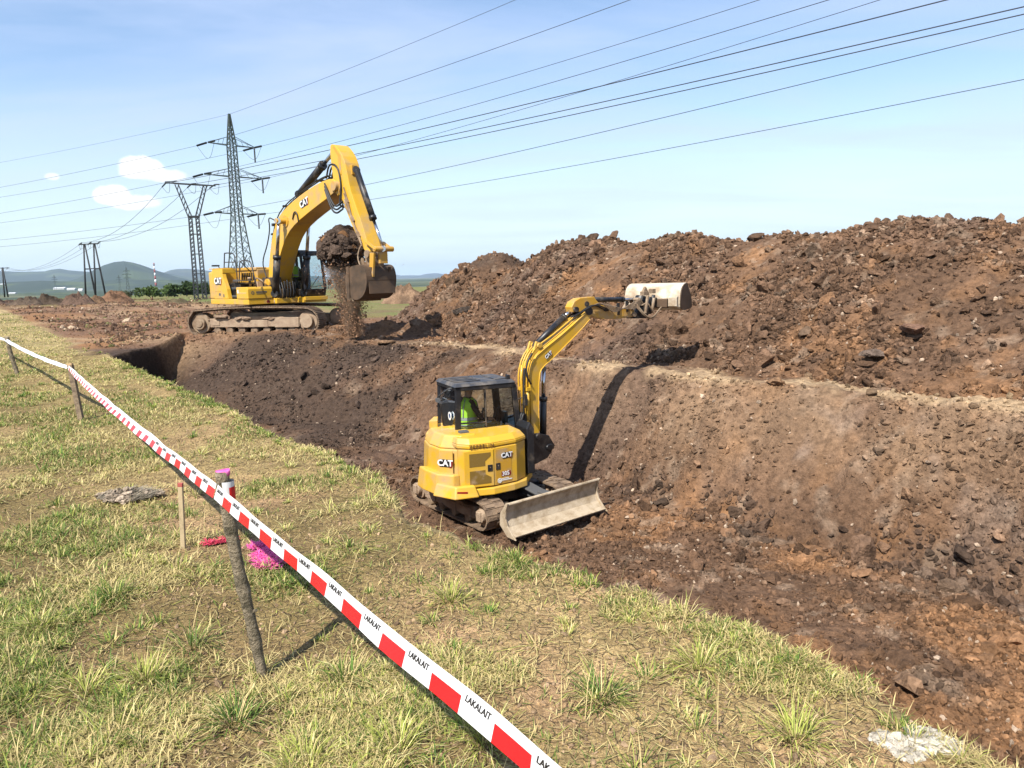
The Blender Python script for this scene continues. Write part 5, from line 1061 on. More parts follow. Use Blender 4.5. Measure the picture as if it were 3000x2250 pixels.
def tall_pylon():
    base = Vector((-50.38, 143.2, -.2)); yaw = math.degrees(math.atan2(-.73, -.68)); root = empty('lattice_pylon', base, yaw, 'tallest green lattice pylon with three levels of arms behind the large excavator', 'pylon')
    b = MB(); lv = refine([(0, 2.2, 2.2), (7.3, 1.4, 1.4), (14.9, .76, .76), (21.6, .66, .66), (27.2, .60, .60)], 1.0) + refine([(27.2, .60, .60), (32.8, .10, .10)], 1.1)[1:]
    lattice(b, lv, leg=.17, br=.075); b.build('tower', M_PYL, root)
    att = {}
    for nm, z, w, hl in (('lower', 14.9, .76, 4.3), ('middle', 21.6, .66, 5.7), ('upper', 27.2, .60, 4.5)):
        for sg, side in ((1, 'left'), (-1, 'right')):
            a = MB(); tip = Vector((sg * hl, 0, z + .05))
            for y in (-w, w): a.bar((sg * w, y, z), tip, .11, .11); a.bar((sg * w * .9, y * .9, z + 1.5), tip + Vector((0, 0, .1)), .08, .08)
            for k in range(1, 4):
                t = k / 4; p1 = Vector((sg * w, -w, z)).lerp(tip, t); p2 = Vector((sg * w, w, z)).lerp(tip, t); p3 = Vector((sg * w, w if k % 2 else -w, z)).lerp(tip, t - .22); a.bar(p1, p2, .06, .06); a.bar(p2 if k % 2 == 0 else p1, p3, .05, .05); a.bar(p1, Vector((sg * w * .9, -w * .9, z + 1.5)).lerp(tip, t - .1), .05, .05)
            arm = a.build('cross_arm', M_PYL, root)
            inv = Matrix.Rotation(-R_(yaw), 3, 'Z'); e = {}
            for kk, d in (('R', DRv), ('L', DLv)):
                dd = inv @ d; q = tip + dd * 2.9 + Vector((0, 0, -.25 if kk == 'L' else -.1)); insul('insulator', tip + dd * .35, q, .19, arm); e[kk] = base + Matrix.Rotation(R_(yaw), 3, 'Z') @ q; e[kk + 'l'] = q
            jm = MB()
            if side == 'right':
                lo = tip + Vector((0, 0, -2.7)); insul('insulator', tip + Vector((0, 0, -.1)), lo, .17, arm); jm.tube(smooth([e['Rl'], tuple(lo + Vector((0, 0, -.1))), e['Ll']], 3), .03, 5)
            else: jm.tube(smooth([e['Rl'], tuple(tip + Vector((0, 0, -3.6))), e['Ll']], 3), .03, 5)
            jm.build('jumper', M_WIRE, arm); att[nm + side] = e
    top = base + Vector((0, 0, 32.7))
    for key, d, px, lab in (('upperleft', 'R', (1845, 0), 'overhead cable leaving the upper left pylon arm towards the top edge, second highest'), ('upperright', 'R', (2224, 0), 'overhead cable leaving the upper right pylon arm towards the top edge, third highest'),
            ('middleleft', 'R', (2427, 0), 'overhead cable leaving the middle left pylon arm to the upper right sky'), ('middleright', 'R', (2577, 0), 'overhead cable leaving the middle right pylon arm to the upper right sky'),
            ('lowerleft', 'R', (2999, 85), 'overhead cable leaving the lower left pylon arm above the heap'), ('lowerright', 'R', (2999, 233), 'lowest overhead cable, from the lower right pylon arm across the sky above the heap'),
            ('upperleft', 'L', (0, 549), 'cable running left from the upper left pylon arm above the small clouds'), ('upperright', 'L', (0, 578), 'cable running left from the upper right pylon arm across the small cloud'),
            ('middleleft', 'L', (0, 625), 'cable running left from the middle left pylon arm across the lower cloud'), ('middleright', 'L', (0, 653), 'cable running left from the middle right pylon arm below the lower cloud'),
            ('lowerleft', 'L', (0, 703), 'cable running left from the lower left pylon arm'), ('lowerright', 'L', (0, 723), 'lowest cable running left from the lower right pylon arm')):
        cable(att[key][d], DRv if d == 'R' else DLv, px, lab)
    cable(top, DRv, (1509, 0), 'thin earth wire from the pylon tip to the top edge, highest of all', r=.026); cable(top, DLv, (0, 476), 'thin earth wire running left from the pylon tip', r=.022)
    return root
tall_pylon()
def y_pylon():
    base = Vector((-39.9, 97.75, -.1)); yaw = 20; root = empty('lattice_mast', base, yaw, 'dark slim lattice mast with a forked top beside the tall pylon', 'pylon')
    b = MB()
    for sg in (-1, 1):
        lv = refine([(0, .24, .50), (10.6, .19, .40)], 1.2); bb = MB(); lattice(bb, lv, leg=.12, br=.065); o = len(b.v); b.v += [(x + sg * (.50 - .008 * z), y, z) for x, y, z in bb.v]; b.f += [tuple(i + o for i in f) for f in bb.f]; b.m += bb.m; b.sm += bb.sm
    for z in (0.9, 3.4, 5.9, 8.4, 10.5): b.bar((-.7, -.42, z), (.7, -.42, z), .08, .08); b.bar((-.7, .42, z), (.7, .42, z), .08, .08)
    b.box((0, 0, 10.6), (1.2, .9, .18)); b.build('mast_body', M_DPOLE, root)
    for sg in (-1, 1):
        f = MB(); 
        for y in (-.38, .38):
            f.bar((sg * .65, y, 10.6), (sg * 1.85, y * .5, 14.5), .11, .11); f.bar((sg * .22, y, 10.6), (sg * 1.45, y * .5, 14.5), .11, .11)
            for k in range(6): t = k / 6; u = (k + 1) / 6; f.bar(Vector((sg * .65, y, 10.6)).lerp(Vector((sg * 1.85, y * .5, 14.5)), t), Vector((sg * .22, y, 10.6)).lerp(Vector((sg * 1.45, y * .5, 14.5)), u), .06, .06)
        f.build('fork_arm', M_DPOLE, root)
    a = MB(); a.bar((-3.0, 0, 14.75), (2.9, 0, 14.45), .16, .16); a.bar((-2.0, -.2, 14.6), (2.0, -.2, 14.4), .09, .09); a.bar((-3.0, 0, 14.85), (-1.6, 0, 14.95), .1, .1); arm = a.build('cross_arm', M_DPOLE, root)
    H = hframe(); R3 = Matrix.Rotation(R_(yaw), 3, 'Z'); inv = R3.inverted()
    ends = ((2773, 0), (2999, 20), (2999, 42)); nm = ('left', 'middle', 'right'); out = []
    for k, x in enumerate((-2.9, 0.1, 2.8)):
        p = Vector((x, 0, 14.7 - .05 * k)); dl = inv @ (H[k] - (base + R3 @ p)).normalized(); dr = inv @ DRv
        q1 = p + dl * 1.3 + Vector((0, 0, -.15)); q2 = p + dr * 1.3 + Vector((0, 0, -.1)); insul('insulator', p, q1, .09, arm); insul('insulator', p, q2, .09, arm)
        j = MB(); j.tube(smooth([tuple(q1), tuple(p + Vector((.3, 0, -1.5))), tuple(q2)], 2), .022, 5); j.build('jumper', M_WIRE, arm)
        span(base + R3 @ q1, H[k], 1.6, f'cable from the {nm[k]} end of the forked mast down to the two legged pole' if k != 1 else 'cable from the middle of the forked mast down to the two legged pole', 'cables on the medium voltage line')
        cable(base + R3 @ q2, DRv, ends[k], f'cable crossing the upper right sky from the {nm[k]} part of the forked mast', r=.030, group='cables on the medium voltage line')
def pole_a(b, x, h, spread, r=.13):
    for sg in (-1, 1): b.tube([(x + .0 * sg, sg * spread, 0), (x, sg * .12, h)], r, 9, r2=r * .75)
def hframe():
    base = Vector((-66.8, 121.9, -.1)); yaw = 62 - 90 + 4; root = empty('timber_pole_frame', base, yaw, 'dark two legged timber pole frame with a cross arm in front of the round hill', 'power pole')
    for x in (-1.15, 1.15):
        b = MB(); b.tube([(x - .15, -.6, 0), (x, -.05, 8.9)], .15, 9, r2=.11); b.tube([(x + .9, .5, 0), (x + .05, .1, 8.8)], .15, 9, r2=.11); b.bar((x - .05, -.2, 4.9), (x + .45, .3, 4.9), .08, .12); b.build('pole_pair', M_DPOLE, root)
    b = MB(); b.bar((-1.5, -.05, 4.95), (1.9, -.05, 4.95), .09, .16); b.build('brace', M_DPOLE, root)
    b = MB(); b.bar((-2.2, 0, 8.85), (2.3, 0, 8.85), .14, .16); arm = b.build('cross_arm', M_DPOLE, root)
    R3 = Matrix.Rotation(R_(yaw), 3, 'Z'); inv = R3.inverted(); pts = []
    A = Vector((-134.1, 201.8, 7.6)); VP = Vector((-39.9, 97.7, 14.6)); nm = ('left', 'middle', 'right')
    for k, x in enumerate((-2.1, .1, 2.2)):
        p = Vector((x, 0, 8.95)); w = base + R3 @ p
        dv = inv @ (VP - w).normalized(); da = inv @ (A - w).normalized()
        q1 = p + dv * .9; q2 = p + da * .9 + Vector((0, 0, -.15)); insul('insulator', p, q1, .09, arm); insul('insulator', p, q2, .09, arm)
        j = MB(); j.tube(smooth([tuple(q1), tuple(p + Vector((0, 0, -1.1))), tuple(q2)], 2), .02, 5); j.build('jumper', M_WIRE, arm)
        pts.append(base + R3 @ q1)
        span(base + R3 @ q2, A + Vector((.75 * (k - 1), .5 * (k - 1), .1)), 2.2, f'thin cable from the {nm[k]} insulator of the two legged pole to the far left pole', 'cables on the medium voltage line', .022)
    return pts
def a_pole():
    base = Vector((-134.1, 201.8, -.2)); root = empty('timber_pole_frame', base, 0, 'small dark far timber pole with short cross arm at the left edge', 'power pole')
    b = MB(); b.tube([(-.35, 0, 0), (-.1, 0, 7.8)], .2, 8, r2=.15); b.tube([(.55, 0, 0), (.1, 0, 7.7)], .2, 8, r2=.15); b.bar((-.3, 0, 3.2), (.4, 0, 3.2), .1, .16); b.build('pole_pair', M_DPOLE, root)
    b = MB(); b.bar((-1.6, -.2, 7.65), (1.7, .2, 7.65), .16, .18); arm = b.build('cross_arm', M_DPOLE, root)
    for x in (-1.2, .1, 1.4): insul('insulator', (x, 0, 7.7), (x + .3, -.5, 7.55), .11, arm)
    for k in range(3): span(base + Vector((-1.2 + 1.3 * k, 0, 7.7)), base + Vector((-72 + 1.3 * k, 95, 8.0)), 2.0, ('thin upper cable leaving the far left pole for the left edge', 'thin middle cable leaving the far left pole for the left edge', 'thin lower cable leaving the far left pole for the left edge')[k], 'cables on the medium voltage line', .022)
y_pylon(); a_pole()
def far_pylon(px, ybase, ytop, dist, label):
    p = AT(px, ybase, dist); t = AT(px, ytop, dist); h = t.z - p.z; root = empty('far_lattice_pylon', p, 30, label, 'pylon', 'grey pylons far off in the valley'); b = MB()
    lattice(b, refine([(0, h * .075, h * .075), (h * .45, h * .035, h * .035), (h * .85, h * .028, h * .028), (h, h * .006, h * .006)], 1.3), leg=h * .008, br=h * .005); b.build('tower', M_PYL, root)
    a = MB()
    for z, w in ((.55, .14), (.7, .18), (.84, .13)): a.bar((-h * w, 0, h * z), (h * w, 0, h * z), h * .012, h * .012); a.bar((-h * w, 0, h * z), (0, 0, h * (z + .05)), h * .008, h * .008); a.bar((h * w, 0, h * z), (0, 0, h * (z + .05)), h * .008, h * .008)
    a.build_each('cross_arm', M_PYL, root)
far_pylon(376, 853, 783, 520, 'small grey far lattice pylon standing in front of the round hill'); far_pylon(163, 850, 806, 950, 'faint tiny far pylon above the white sheds'); far_pylon(352, 852, 806, 900, 'faint far pylon just left of the darker one in front of the hill')
def striped_mast():
    p = AT(457, 838, 1400); t = AT(453, 770, 1400); h = t.z - p.z; root = empty('striped_chimney', p, 0, 'far red and white banded chimney right of the round hill', 'chimney')
    for k in range(7):
        b = MB(); r0 = 1.9 - k * .14; b.cyl((0, 0, h * k / 7), (0, 0, h * (k + 1) / 7), r0, r0 - .14, 14); b.build('band', M_WHITE if k % 2 else mat('faded_red', (.35, .08, .07), .7), root)
    b = MB(); b.cyl((0, 0, h * .93), (0, 0, h * .95), 1.9, n=14); b.build('platform', M_GREY, root)
striped_mast()
M_PALE = mat('pale_wall', (.62, .62, .60), .8); M_SHED = mat('white_roof', (.78, .80, .82), .5)
for px, py, w, h, dist, lab in ((172, 848, 32, 6, 1500, 'far long white shed in the valley below the faint pylon'), (207, 850, 23, 6, 1400, 'far white hall right of the long white shed'), (34, 861, 20, 4, 1200, 'far pale low shed near the left edge below the ridge'), (6, 834, 12, 3, 2600, 'tiny far pale house at the left edge on the ridge foot'), (235, 853, 12, 7, 1300, 'tiny far pale block just right of the white hall')):
    p = AT(px, py, dist); k = dist / 2200; W_ = w * k; H_ = h * k; root = empty('far_building', (p.x, p.y, p.z), 0, lab, 'building', 'pale sheds far off in the valley')
    b = MB(); b.box((0, W_ * .25, H_ * .3), (W_, W_ * .5, H_ * .6)); b.build('wall', M_PALE, root); b = MB(); b.prism([(-W_ * .03, H_ * .6), (W_ * .53, H_ * .6), (W_ * .25, H_)], -W_ * .52, W_ * .52, 'yz'); b.build('roof', M_SHED, root)
# ------------------------------------------------------------------ hills
def hill(name, ridge, dist, depth, col, seed, ybase=None):
    xs = np.array([a for a, b in ridge], float); ys = np.array([b for a, b in ridge], float); px = np.linspace(xs[0], xs[-1], 220); py = np.interp(px, xs, ys)
    P = [AT(a, b, dist) for a, b in zip(px, py)]; X = np.array([p.x for p in P]); Zr = np.array([p.z for p in P]) + 40
    prof = np.linspace(-1, 1, 41); V = []; C_ = []
    for q in prof:
        y = dist + q * depth * (1 if q > 0 else 1.0); x = X * (y / dist) if q < 0 else X; h = (Zr + .0) * np.clip(1 - abs(q) ** 1.3, 0, 1) - 40 + (abs(q) > .02) * depth * .012 * fbm(x, np.full_like(x, y), depth * .35, 3, seed)
        V.append(np.stack([x, np.full_like(x, y), h], -1)); g = fbm(x, np.full_like(x, y), depth * .18, 4, seed + 5)
        C_.append(lerp(np.array(col), np.array(col) * np.array((2.6, 2.2, 1.5)), sstep(-.05, .3, g)))
    V = np.array(V); n0, n1 = V.shape[:2]; idx = np.arange(n0 * n1).reshape(n0, n1)
    f = np.stack([idx[:-1, :-1], idx[:-1, 1:], idx[1:, 1:], idx[1:, :-1]], -1).reshape(-1, 4)
    o = np_mesh(name, V.reshape(-1, 3), f, M_LEAF, None, np.array(C_).reshape(-1, 3), True); return tag(o, None, None, None, 'structure')
hill('hills', [(-700, 846), (-400, 806), (-150, 800), (0, 797), (130, 795), (150, 790), (174, 787), (203, 792), (240, 795), (330, 800), (480, 800), (600, 830)], 7000, 1500, (.035, .055, .03), 501)
hill('hills', [(470, 830), (480, 798), (500, 791), (521, 788), (550, 788), (605, 794), (700, 798), (850, 806), (1000, 812), (1120, 815)], 9000, 1500, (.04, .055, .035), 521)
hill('hills', [(150, 838), (230, 815), (262, 797), (289, 784), (304, 777), (333, 768), (362, 765), (388, 769), (411, 779), (434, 791), (455, 801), (500, 815), (560, 832)], 4800, 900, (.03, .05, .022), 531)
hill('hills', [(-500, 848), (-200, 832), (0, 828), (120, 822), (250, 826), (380, 818), (480, 822), (600, 824), (760, 834)], 3600, 700, (.035, .055, .022), 541)
hill('mountains', [(1050, 826), (1120, 802), (1145, 803), (1165, 807), (1200, 807), (1230, 807), (1250, 803), (1280, 801), (1310, 806), (1400, 800), (1470, 780), (1515, 775), (1545, 778), (1650, 790), (1800, 800)], 15000, 2500, (.03, .04, .03), 551)
# ------------------------------------------------------------------ bushes and far heaps
def bush(px, py, w, h, dist, label, col, seed, name='bush', n=900):
    p = AT(px, py, dist); k = dist / 2200; W_ = w * k / 2; H_ = h * k; rng = np.random.default_rng(seed); root = empty(name, p, 0, label, 'bush', 'bushes at the field edge')
    cen = rng.normal(0, .42, (12, 3)) * np.array((W_, W_ * .8, 0)); cen[:, 2] = H_ * rng.uniform(.25, .7, 12); rad = H_ * rng.uniform(.22, .38, 12)
    i = rng.integers(0, 12, n); d = rng.normal(size=(n, 3)); d /= np.linalg.norm(d, axis=1)[:, None]; P = cen[i] + d * (rad[i] * rng.uniform(.6, 1.08, n))[:, None]; P[:, 2] = np.maximum(P[:, 2], .05)
    s_ = H_ * rng.uniform(.05, .10, n); R3 = rand_rot(n, rng); q = np.array([(-1, -.6, 0), (1, -.6, 0), (1, .6, 0), (-1, .6, 0)]); V = np.einsum('nij,vj->nvi', R3, q) * s_[:, None, None] + P[:, None, :]
    F = np.arange(n * 4).reshape(n, 4); c = np.array(col) * rng.uniform(.55, 1.5, (n, 1)) * (1 + .25 * rng.normal(size=(12, 1)))[i]
    np_mesh('foliage', V.reshape(-1, 3), F, M_LEAF, root, np.clip(np.repeat(c, 4, 0), .01, .6), False)
    b = MB()
    for k2 in range(5): b.tube([(rng.normal(0, .1), 0, -.1), (W_ * rng.normal(0, .3), W_ * .2 * rng.normal(), H_ * .5)], H_ * .02, 5)
    b.build_each('stem', M_DPOLE, root)
bush(446, 874, 78, 36, 112, 'rounded bright green bush at the field edge left of the forked mast', (.10, .155, .04), 61)
bush(512, 868, 60, 38, 118, 'low dull green bush just left of the forked mast foot', (.07, .11, .035), 62); bush(548, 866, 60, 42, 124, 'taller dark green bush behind the forked mast foot', (.06, .10, .03), 63)
bush(372, 872, 46, 20, 115, 'small low olive bush left of the bright green one', (.10, .11, .05), 64); bush(606, 862, 50, 34, 140, 'dark green bush between the forked mast and the excavator', (.055, .085, .03), 65)
def far_heap(px, py, w, h, dist, label, col, seed):
    p = AT(px, py, dist); k = dist / 2200; W_ = w * k / 2; H_ = h * k * 1.15; u = np.linspace(-1.05, 1.05, 61); xx, yy = np.meshgrid(u, u, indexing='ij'); r = np.hypot(xx, yy)
    z = H_ * .62 * (1 - r ** 2) * (1 + 1.1 * fbm(xx * 2 + seed, yy * 2, .8, 4, seed)) - .12 + H_ * .3 * fbm(xx * W_, yy * W_, .7, 3, seed + 3) * np.clip(1.1 - r, 0, 1)
    idx = np.arange(61 * 61).reshape(61, 61); f = np.stack([idx[:-1, :-1], idx[1:, :-1], idx[1:, 1:], idx[:-1, 1:]], -1).reshape(-1, 4)
    c = np.array(col) * .72 * (1 + .9 * fbm(xx * W_, yy * W_, .8, 4, seed + 7))[..., None]
    o = np_mesh('soil_heap', np.stack([xx * W_, yy * W_ * .8, z], -1).reshape(-1, 3), f, M_SOIL, None, np.clip(c, .01, .8).reshape(-1, 3), False); o.location = (p.x, p.y, p.z)
    tag(o, label, 'soil heap', 'low soil heaps along the field edge')
for k, a in enumerate(((335, 878, 100, 34, 96, 'orange brown low soil heap left of the bright green bush', (.26, .15, .09)), (228, 886, 100, 34, 88, 'brown soil heap at the feet of the two legged pole', (.17, .11, .08)), (150, 886, 110, 30, 92, 'dark brown soil heap left of the two legged pole', (.14, .10, .07)), (72, 888, 100, 26, 90, 'low dark soil heap second from the left edge', (.15, .11, .08)), (8, 890, 90, 20, 94, 'flat reddish soil heap at the left edge', (.18, .12, .09)), (280, 884, 60, 22, 90, 'small ochre soil heap right of the two legged pole', (.24, .15, .09)), (1190, 884, 150, 50, 62, 'pale brown soil heap behind the large excavator bucket', (.34, .22, .14)), (520, 884, 70, 16, 86, 'low weedy soil heap in front of the forked mast', (.17, .14, .08)))): far_heap(*a[:5], a[5], a[6], 700 + k * 11)
# ------------------------------------------------------------------ posts, tape
M_BARK = mat('grey_bark', (.40, .32, .21), .9, 0, (.11, .09, .05), .25, 14, bmp=.9, bscale=60)
M_WOOD = mat('weathered_stake', (.30, .22, .135), .85, 0, (.13, .09, .06), .2, 12, bmp=.4)
M_STAKE = mat('pale_stake', (.52, .40, .23), .8, 0, (.30, .22, .12), .15, 14)
M_PINK = mat('pink_spray', (.85, .06, .36), .6, 0, (.9, .2, .5), .2, 30)
M_TWHITE = mat('white_tape', (.82, .82, .82), .35); M_TRED = mat('red_tape', (.72, .015, .02), .35)
PC = Vector((-1.39, 3.80, 0)); PB = Vector((-6.85, 11.76, 0)); PA = Vector((-12.23, 18.5, 0))
def branch_post(p, top, r0, r1, label, seed, pink=False):
    gz = float(ground_z(np.array([p.x]), np.array([p.y]), False)[0]); root = empty('barrier_post', (p.x, p.y, gz), 0, label, 'post'); rng = random.Random(seed)
    pts = []; n = 26; knots = {7: 1.18, 8: 1.1, 13: 1.22, 14: 1.1, 20: 1.12}
    rings = []
    for i in range(n + 1):
        t = i / n; c = Vector((0, 0, -.15)).lerp(top, t) + Vector((math.sin(t * 5 + seed) * .010, math.cos(t * 4) * .008, 0)); r = (r0 + (r1 - r0) * t) * knots.get(i, 1)
        rings.append([(c.x + r * (1 + rng.uniform(-.06, .06)) * math.cos(a), c.y + r * math.sin(a), c.z) for a in [2 * math.pi * k / 12 for k in range(12)]])
    b = MB(); b.loft(rings); b.build('stem', M_BARK, root)
    c = MB(); c.loft([[(top.x + (r1 + .001) * math.cos(a), top.y + (r1 + .001) * math.sin(a), top.z + dz + .003 * math.sin(2 * a)) for a in [2 * math.pi * k / 12 for k in range(12)]] for dz in (-.022, .003)])
    c.build('painted_top' if pink else 'cut_top', M_PINK if pink else M_STAKE, root)
    for z, sg in ((top.z * .32, 1), (top.z * .55, -1)):
        q = MB(); a = Vector((0, 0, 0)).lerp(top, z / top.z); q.cyl(a, a + Vector((sg * (r0 + .012), -.01, .02)), r0 * .45, r0 * .3, 8); q.build('twig_stub', M_BARK, root)
    return root
branch_post(PC, Vector((-.124, 0, 1.15)), .026, .035, 'nearest branch post with a pink sprayed top and tape wrapped round it', 1, True)
branch_post(PA, Vector((-.172, 0, .94)), .045, .05, 'farthest dark branch post at the left edge carrying the tape', 2)
def stake(p, top, w, label, m, tip, nm):
    gz = float(ground_z(np.array([p.x]), np.array([p.y]), False)[0]); root = empty(nm, (p.x, p.y, gz), 0, label, 'stake' if nm == 'wooden_stake' else 'post'); b = MB(); b.bar((0, 0, -.15), top, w, w * .8, 0, (0, 1, 0)); b.build('shaft', m, root, None, .003)
    d = Vector(top).normalized(); c = MB(); c.bar(Vector(top) + d * .0005, Vector(top) + d * .03, w * 1.0, w * .8, 0, (0, 1, 0)); c.build('top', tip, root, None, .002)
stake(PB, (-.087, 0, .89), .078, 'squared brown wooden post, second from the left, carrying the tape', M_WOOD, mat('cut_wood', (.55, .36, .18), .8), 'barrier_post')
stake(G(535, 1608), (.03, 0, .51), .036, 'short pale square stake with a red tip standing free in the grass', M_STAKE, mat('red_tip', (.42, .09, .07), .7), 'wooden_stake')
def barrier_tape():
    d = Vector((PC.x - PB.x, PC.y - PB.y, 0)).normalized(); nrm = Vector((-d.y, d.x, 0))
    if nrm.dot(-PC) < 0: nrm = -nrm           # towards the camera
    tC = PC + Vector((-.112, -.03, 1.04)) + nrm * .045; tB = PB + Vector((-.09, -.05, .845)); tA = PA + Vector((-.16, -.06, .85))
    root = empty('barrier_tape', (tC.x, tC.y, 0), 0, 'red and white plastic barrier tape with black lettering stretched along the posts', 'barrier tape')
    o = Vector((tC.x, tC.y, 0)); far = tA + (tA - tB) * .8; nq = G(1585, 2240, 1.035); near = tC + (nq - tC) * 2.3; near.z = 1.04
    segs = [(near, tC, .015, 0, True), (tC, tB, .04, 1, True), (tB, tA, .05, 2, False), (tA, far, .04, 3, False)]
    W = .075; R0_ = .155; PER = .302; white = MB(); texts = []
    for p, q, sg, kind, stripes in segs:
        L = (q - p).length; n = max(2, int(round(L / (PER / 2)))) if stripes else 40; path = sag(p, q, sg, n * 2 + 1)
        def cs(i):
            t = i / (n * 2); c = path[i] + nrm * (.003 * math.sin(i * .35 + kind)) + Vector((0, 0, .0025 * math.sin(i * .5 + 1))); a = R_(14 if kind == 0 else (14 + 30 * math.sin(math.pi * t) if kind == 1 else 62)); a += .05 * math.sin(i * .9) + .09 * math.sin(i * .23 + 1)
            up = Vector((0, 0, 1)) * math.cos(a) - nrm * math.sin(a); return c, up
        for i in range(n):
            rows = []
            for j in (2 * i, 2 * i + 1, 2 * i + 2): c, up = cs(j); rows.append((c - up * W * .5, c + up * W * (.12 if stripes else .0), c + up * W * .5))
            isred = stripes and i % 2 == 0
            for a, b_ in ((0, 1), (1, 2)):
                white.add([rows[a][0], rows[b_][0], rows[b_][1], rows[a][1]], [(0, 1, 2, 3)], 1 if isred else 0, True); white.add([rows[a][1], rows[b_][1], rows[b_][2], rows[a][2]], [(0, 1, 2, 3)], 0, True)
            if stripes and not isred and (kind == 0 or i < 12):
                c, up = cs(2 * i + 1); c0, _ = cs(2 * i); c1, _ = cs(2 * i + 2); texts.append((c, up, c0 - c1))
    Mi = Matrix.Translation(-o); sheet = white.build('sheet', [M_TWHITE, M_TRED], root, Mi)
    for c, up, run in texts:
        r = run.normalized(); r = r if r.dot(d) > 0 else -r
        n2 = r.cross(up).normalized(); face = n2 if n2.dot(nrm) > 0 else -n2
        Mx = plane_M(c + face * .002 + up * W * .17 - o, r, up)
        text_mesh('LAKALAIT', .025, 'lettering', M_INK, sheet, Mx, .0004, .012, .18, 'CENTER', 1.0)
    # turns round the near post
    for z0, z1, m in ((1.005, 1.08, M_TWHITE), (.98, 1.05, M_TRED)):
        k = MB(); n = 20; cc = Vector((PC.x - .112 - o.x, PC.y - o.y, 0)); r = .0405 if m is M_TWHITE else .042
        a0, a1 = (0, 2 * math.pi) if m is M_TWHITE else (-.9, .95)
        pts = [a0 + (a1 - a0) * i / n for i in range(n + 1)]; vs = [(cc.x + r * math.cos(a), cc.y + r * math.sin(a), z) for z in (z0, z1) for a in pts]
        k.add(vs, [(i, i + 1, i + n + 2, i + n + 1) for i in range(n)], 0, True); k.build('wrap', m, sheet)
barrier_tape()
# ------------------------------------------------------------------ grass
def blades(P, L, w, az, lean, col, curl, rng):
    n = len(P); ca, sa = np.cos(az), np.sin(az); H = np.stack([ca, sa, 0 * ca], -1); S_ = np.stack([-sa, ca, 0 * ca], -1)
    def pt(f): th = lean + curl * f; return P + H * (np.sin(th) * L * f)[:, None] + np.array((0, 0, 1)) * (np.maximum(np.cos(th), .02) * L * f)[:, None]
    m = pt(.55); t = pt(1.); V = np.stack([P - S_ * w[:, None], P + S_ * w[:, None], m - S_ * (w * .75)[:, None], m + S_ * (w * .75)[:, None], t], 1)
    F = (np.array([(0, 1, 3), (0, 3, 2), (2, 3, 4)])[None] + (np.arange(n) * 5)[:, None, None]).reshape(-1, 3)
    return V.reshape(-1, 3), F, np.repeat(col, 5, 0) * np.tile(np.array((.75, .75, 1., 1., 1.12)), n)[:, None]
C_STRAW = np.array((.76, .61, .28)); C_YG = np.array((.42, .46, .095)); C_GRN = np.array((.115, .215, .032))
def greenness(x, y, t): return sstep(-.22, .30, fbm(x, y, 1.3, 4, 801) + .40 * sstep(2.0, -.6, t) - .06)
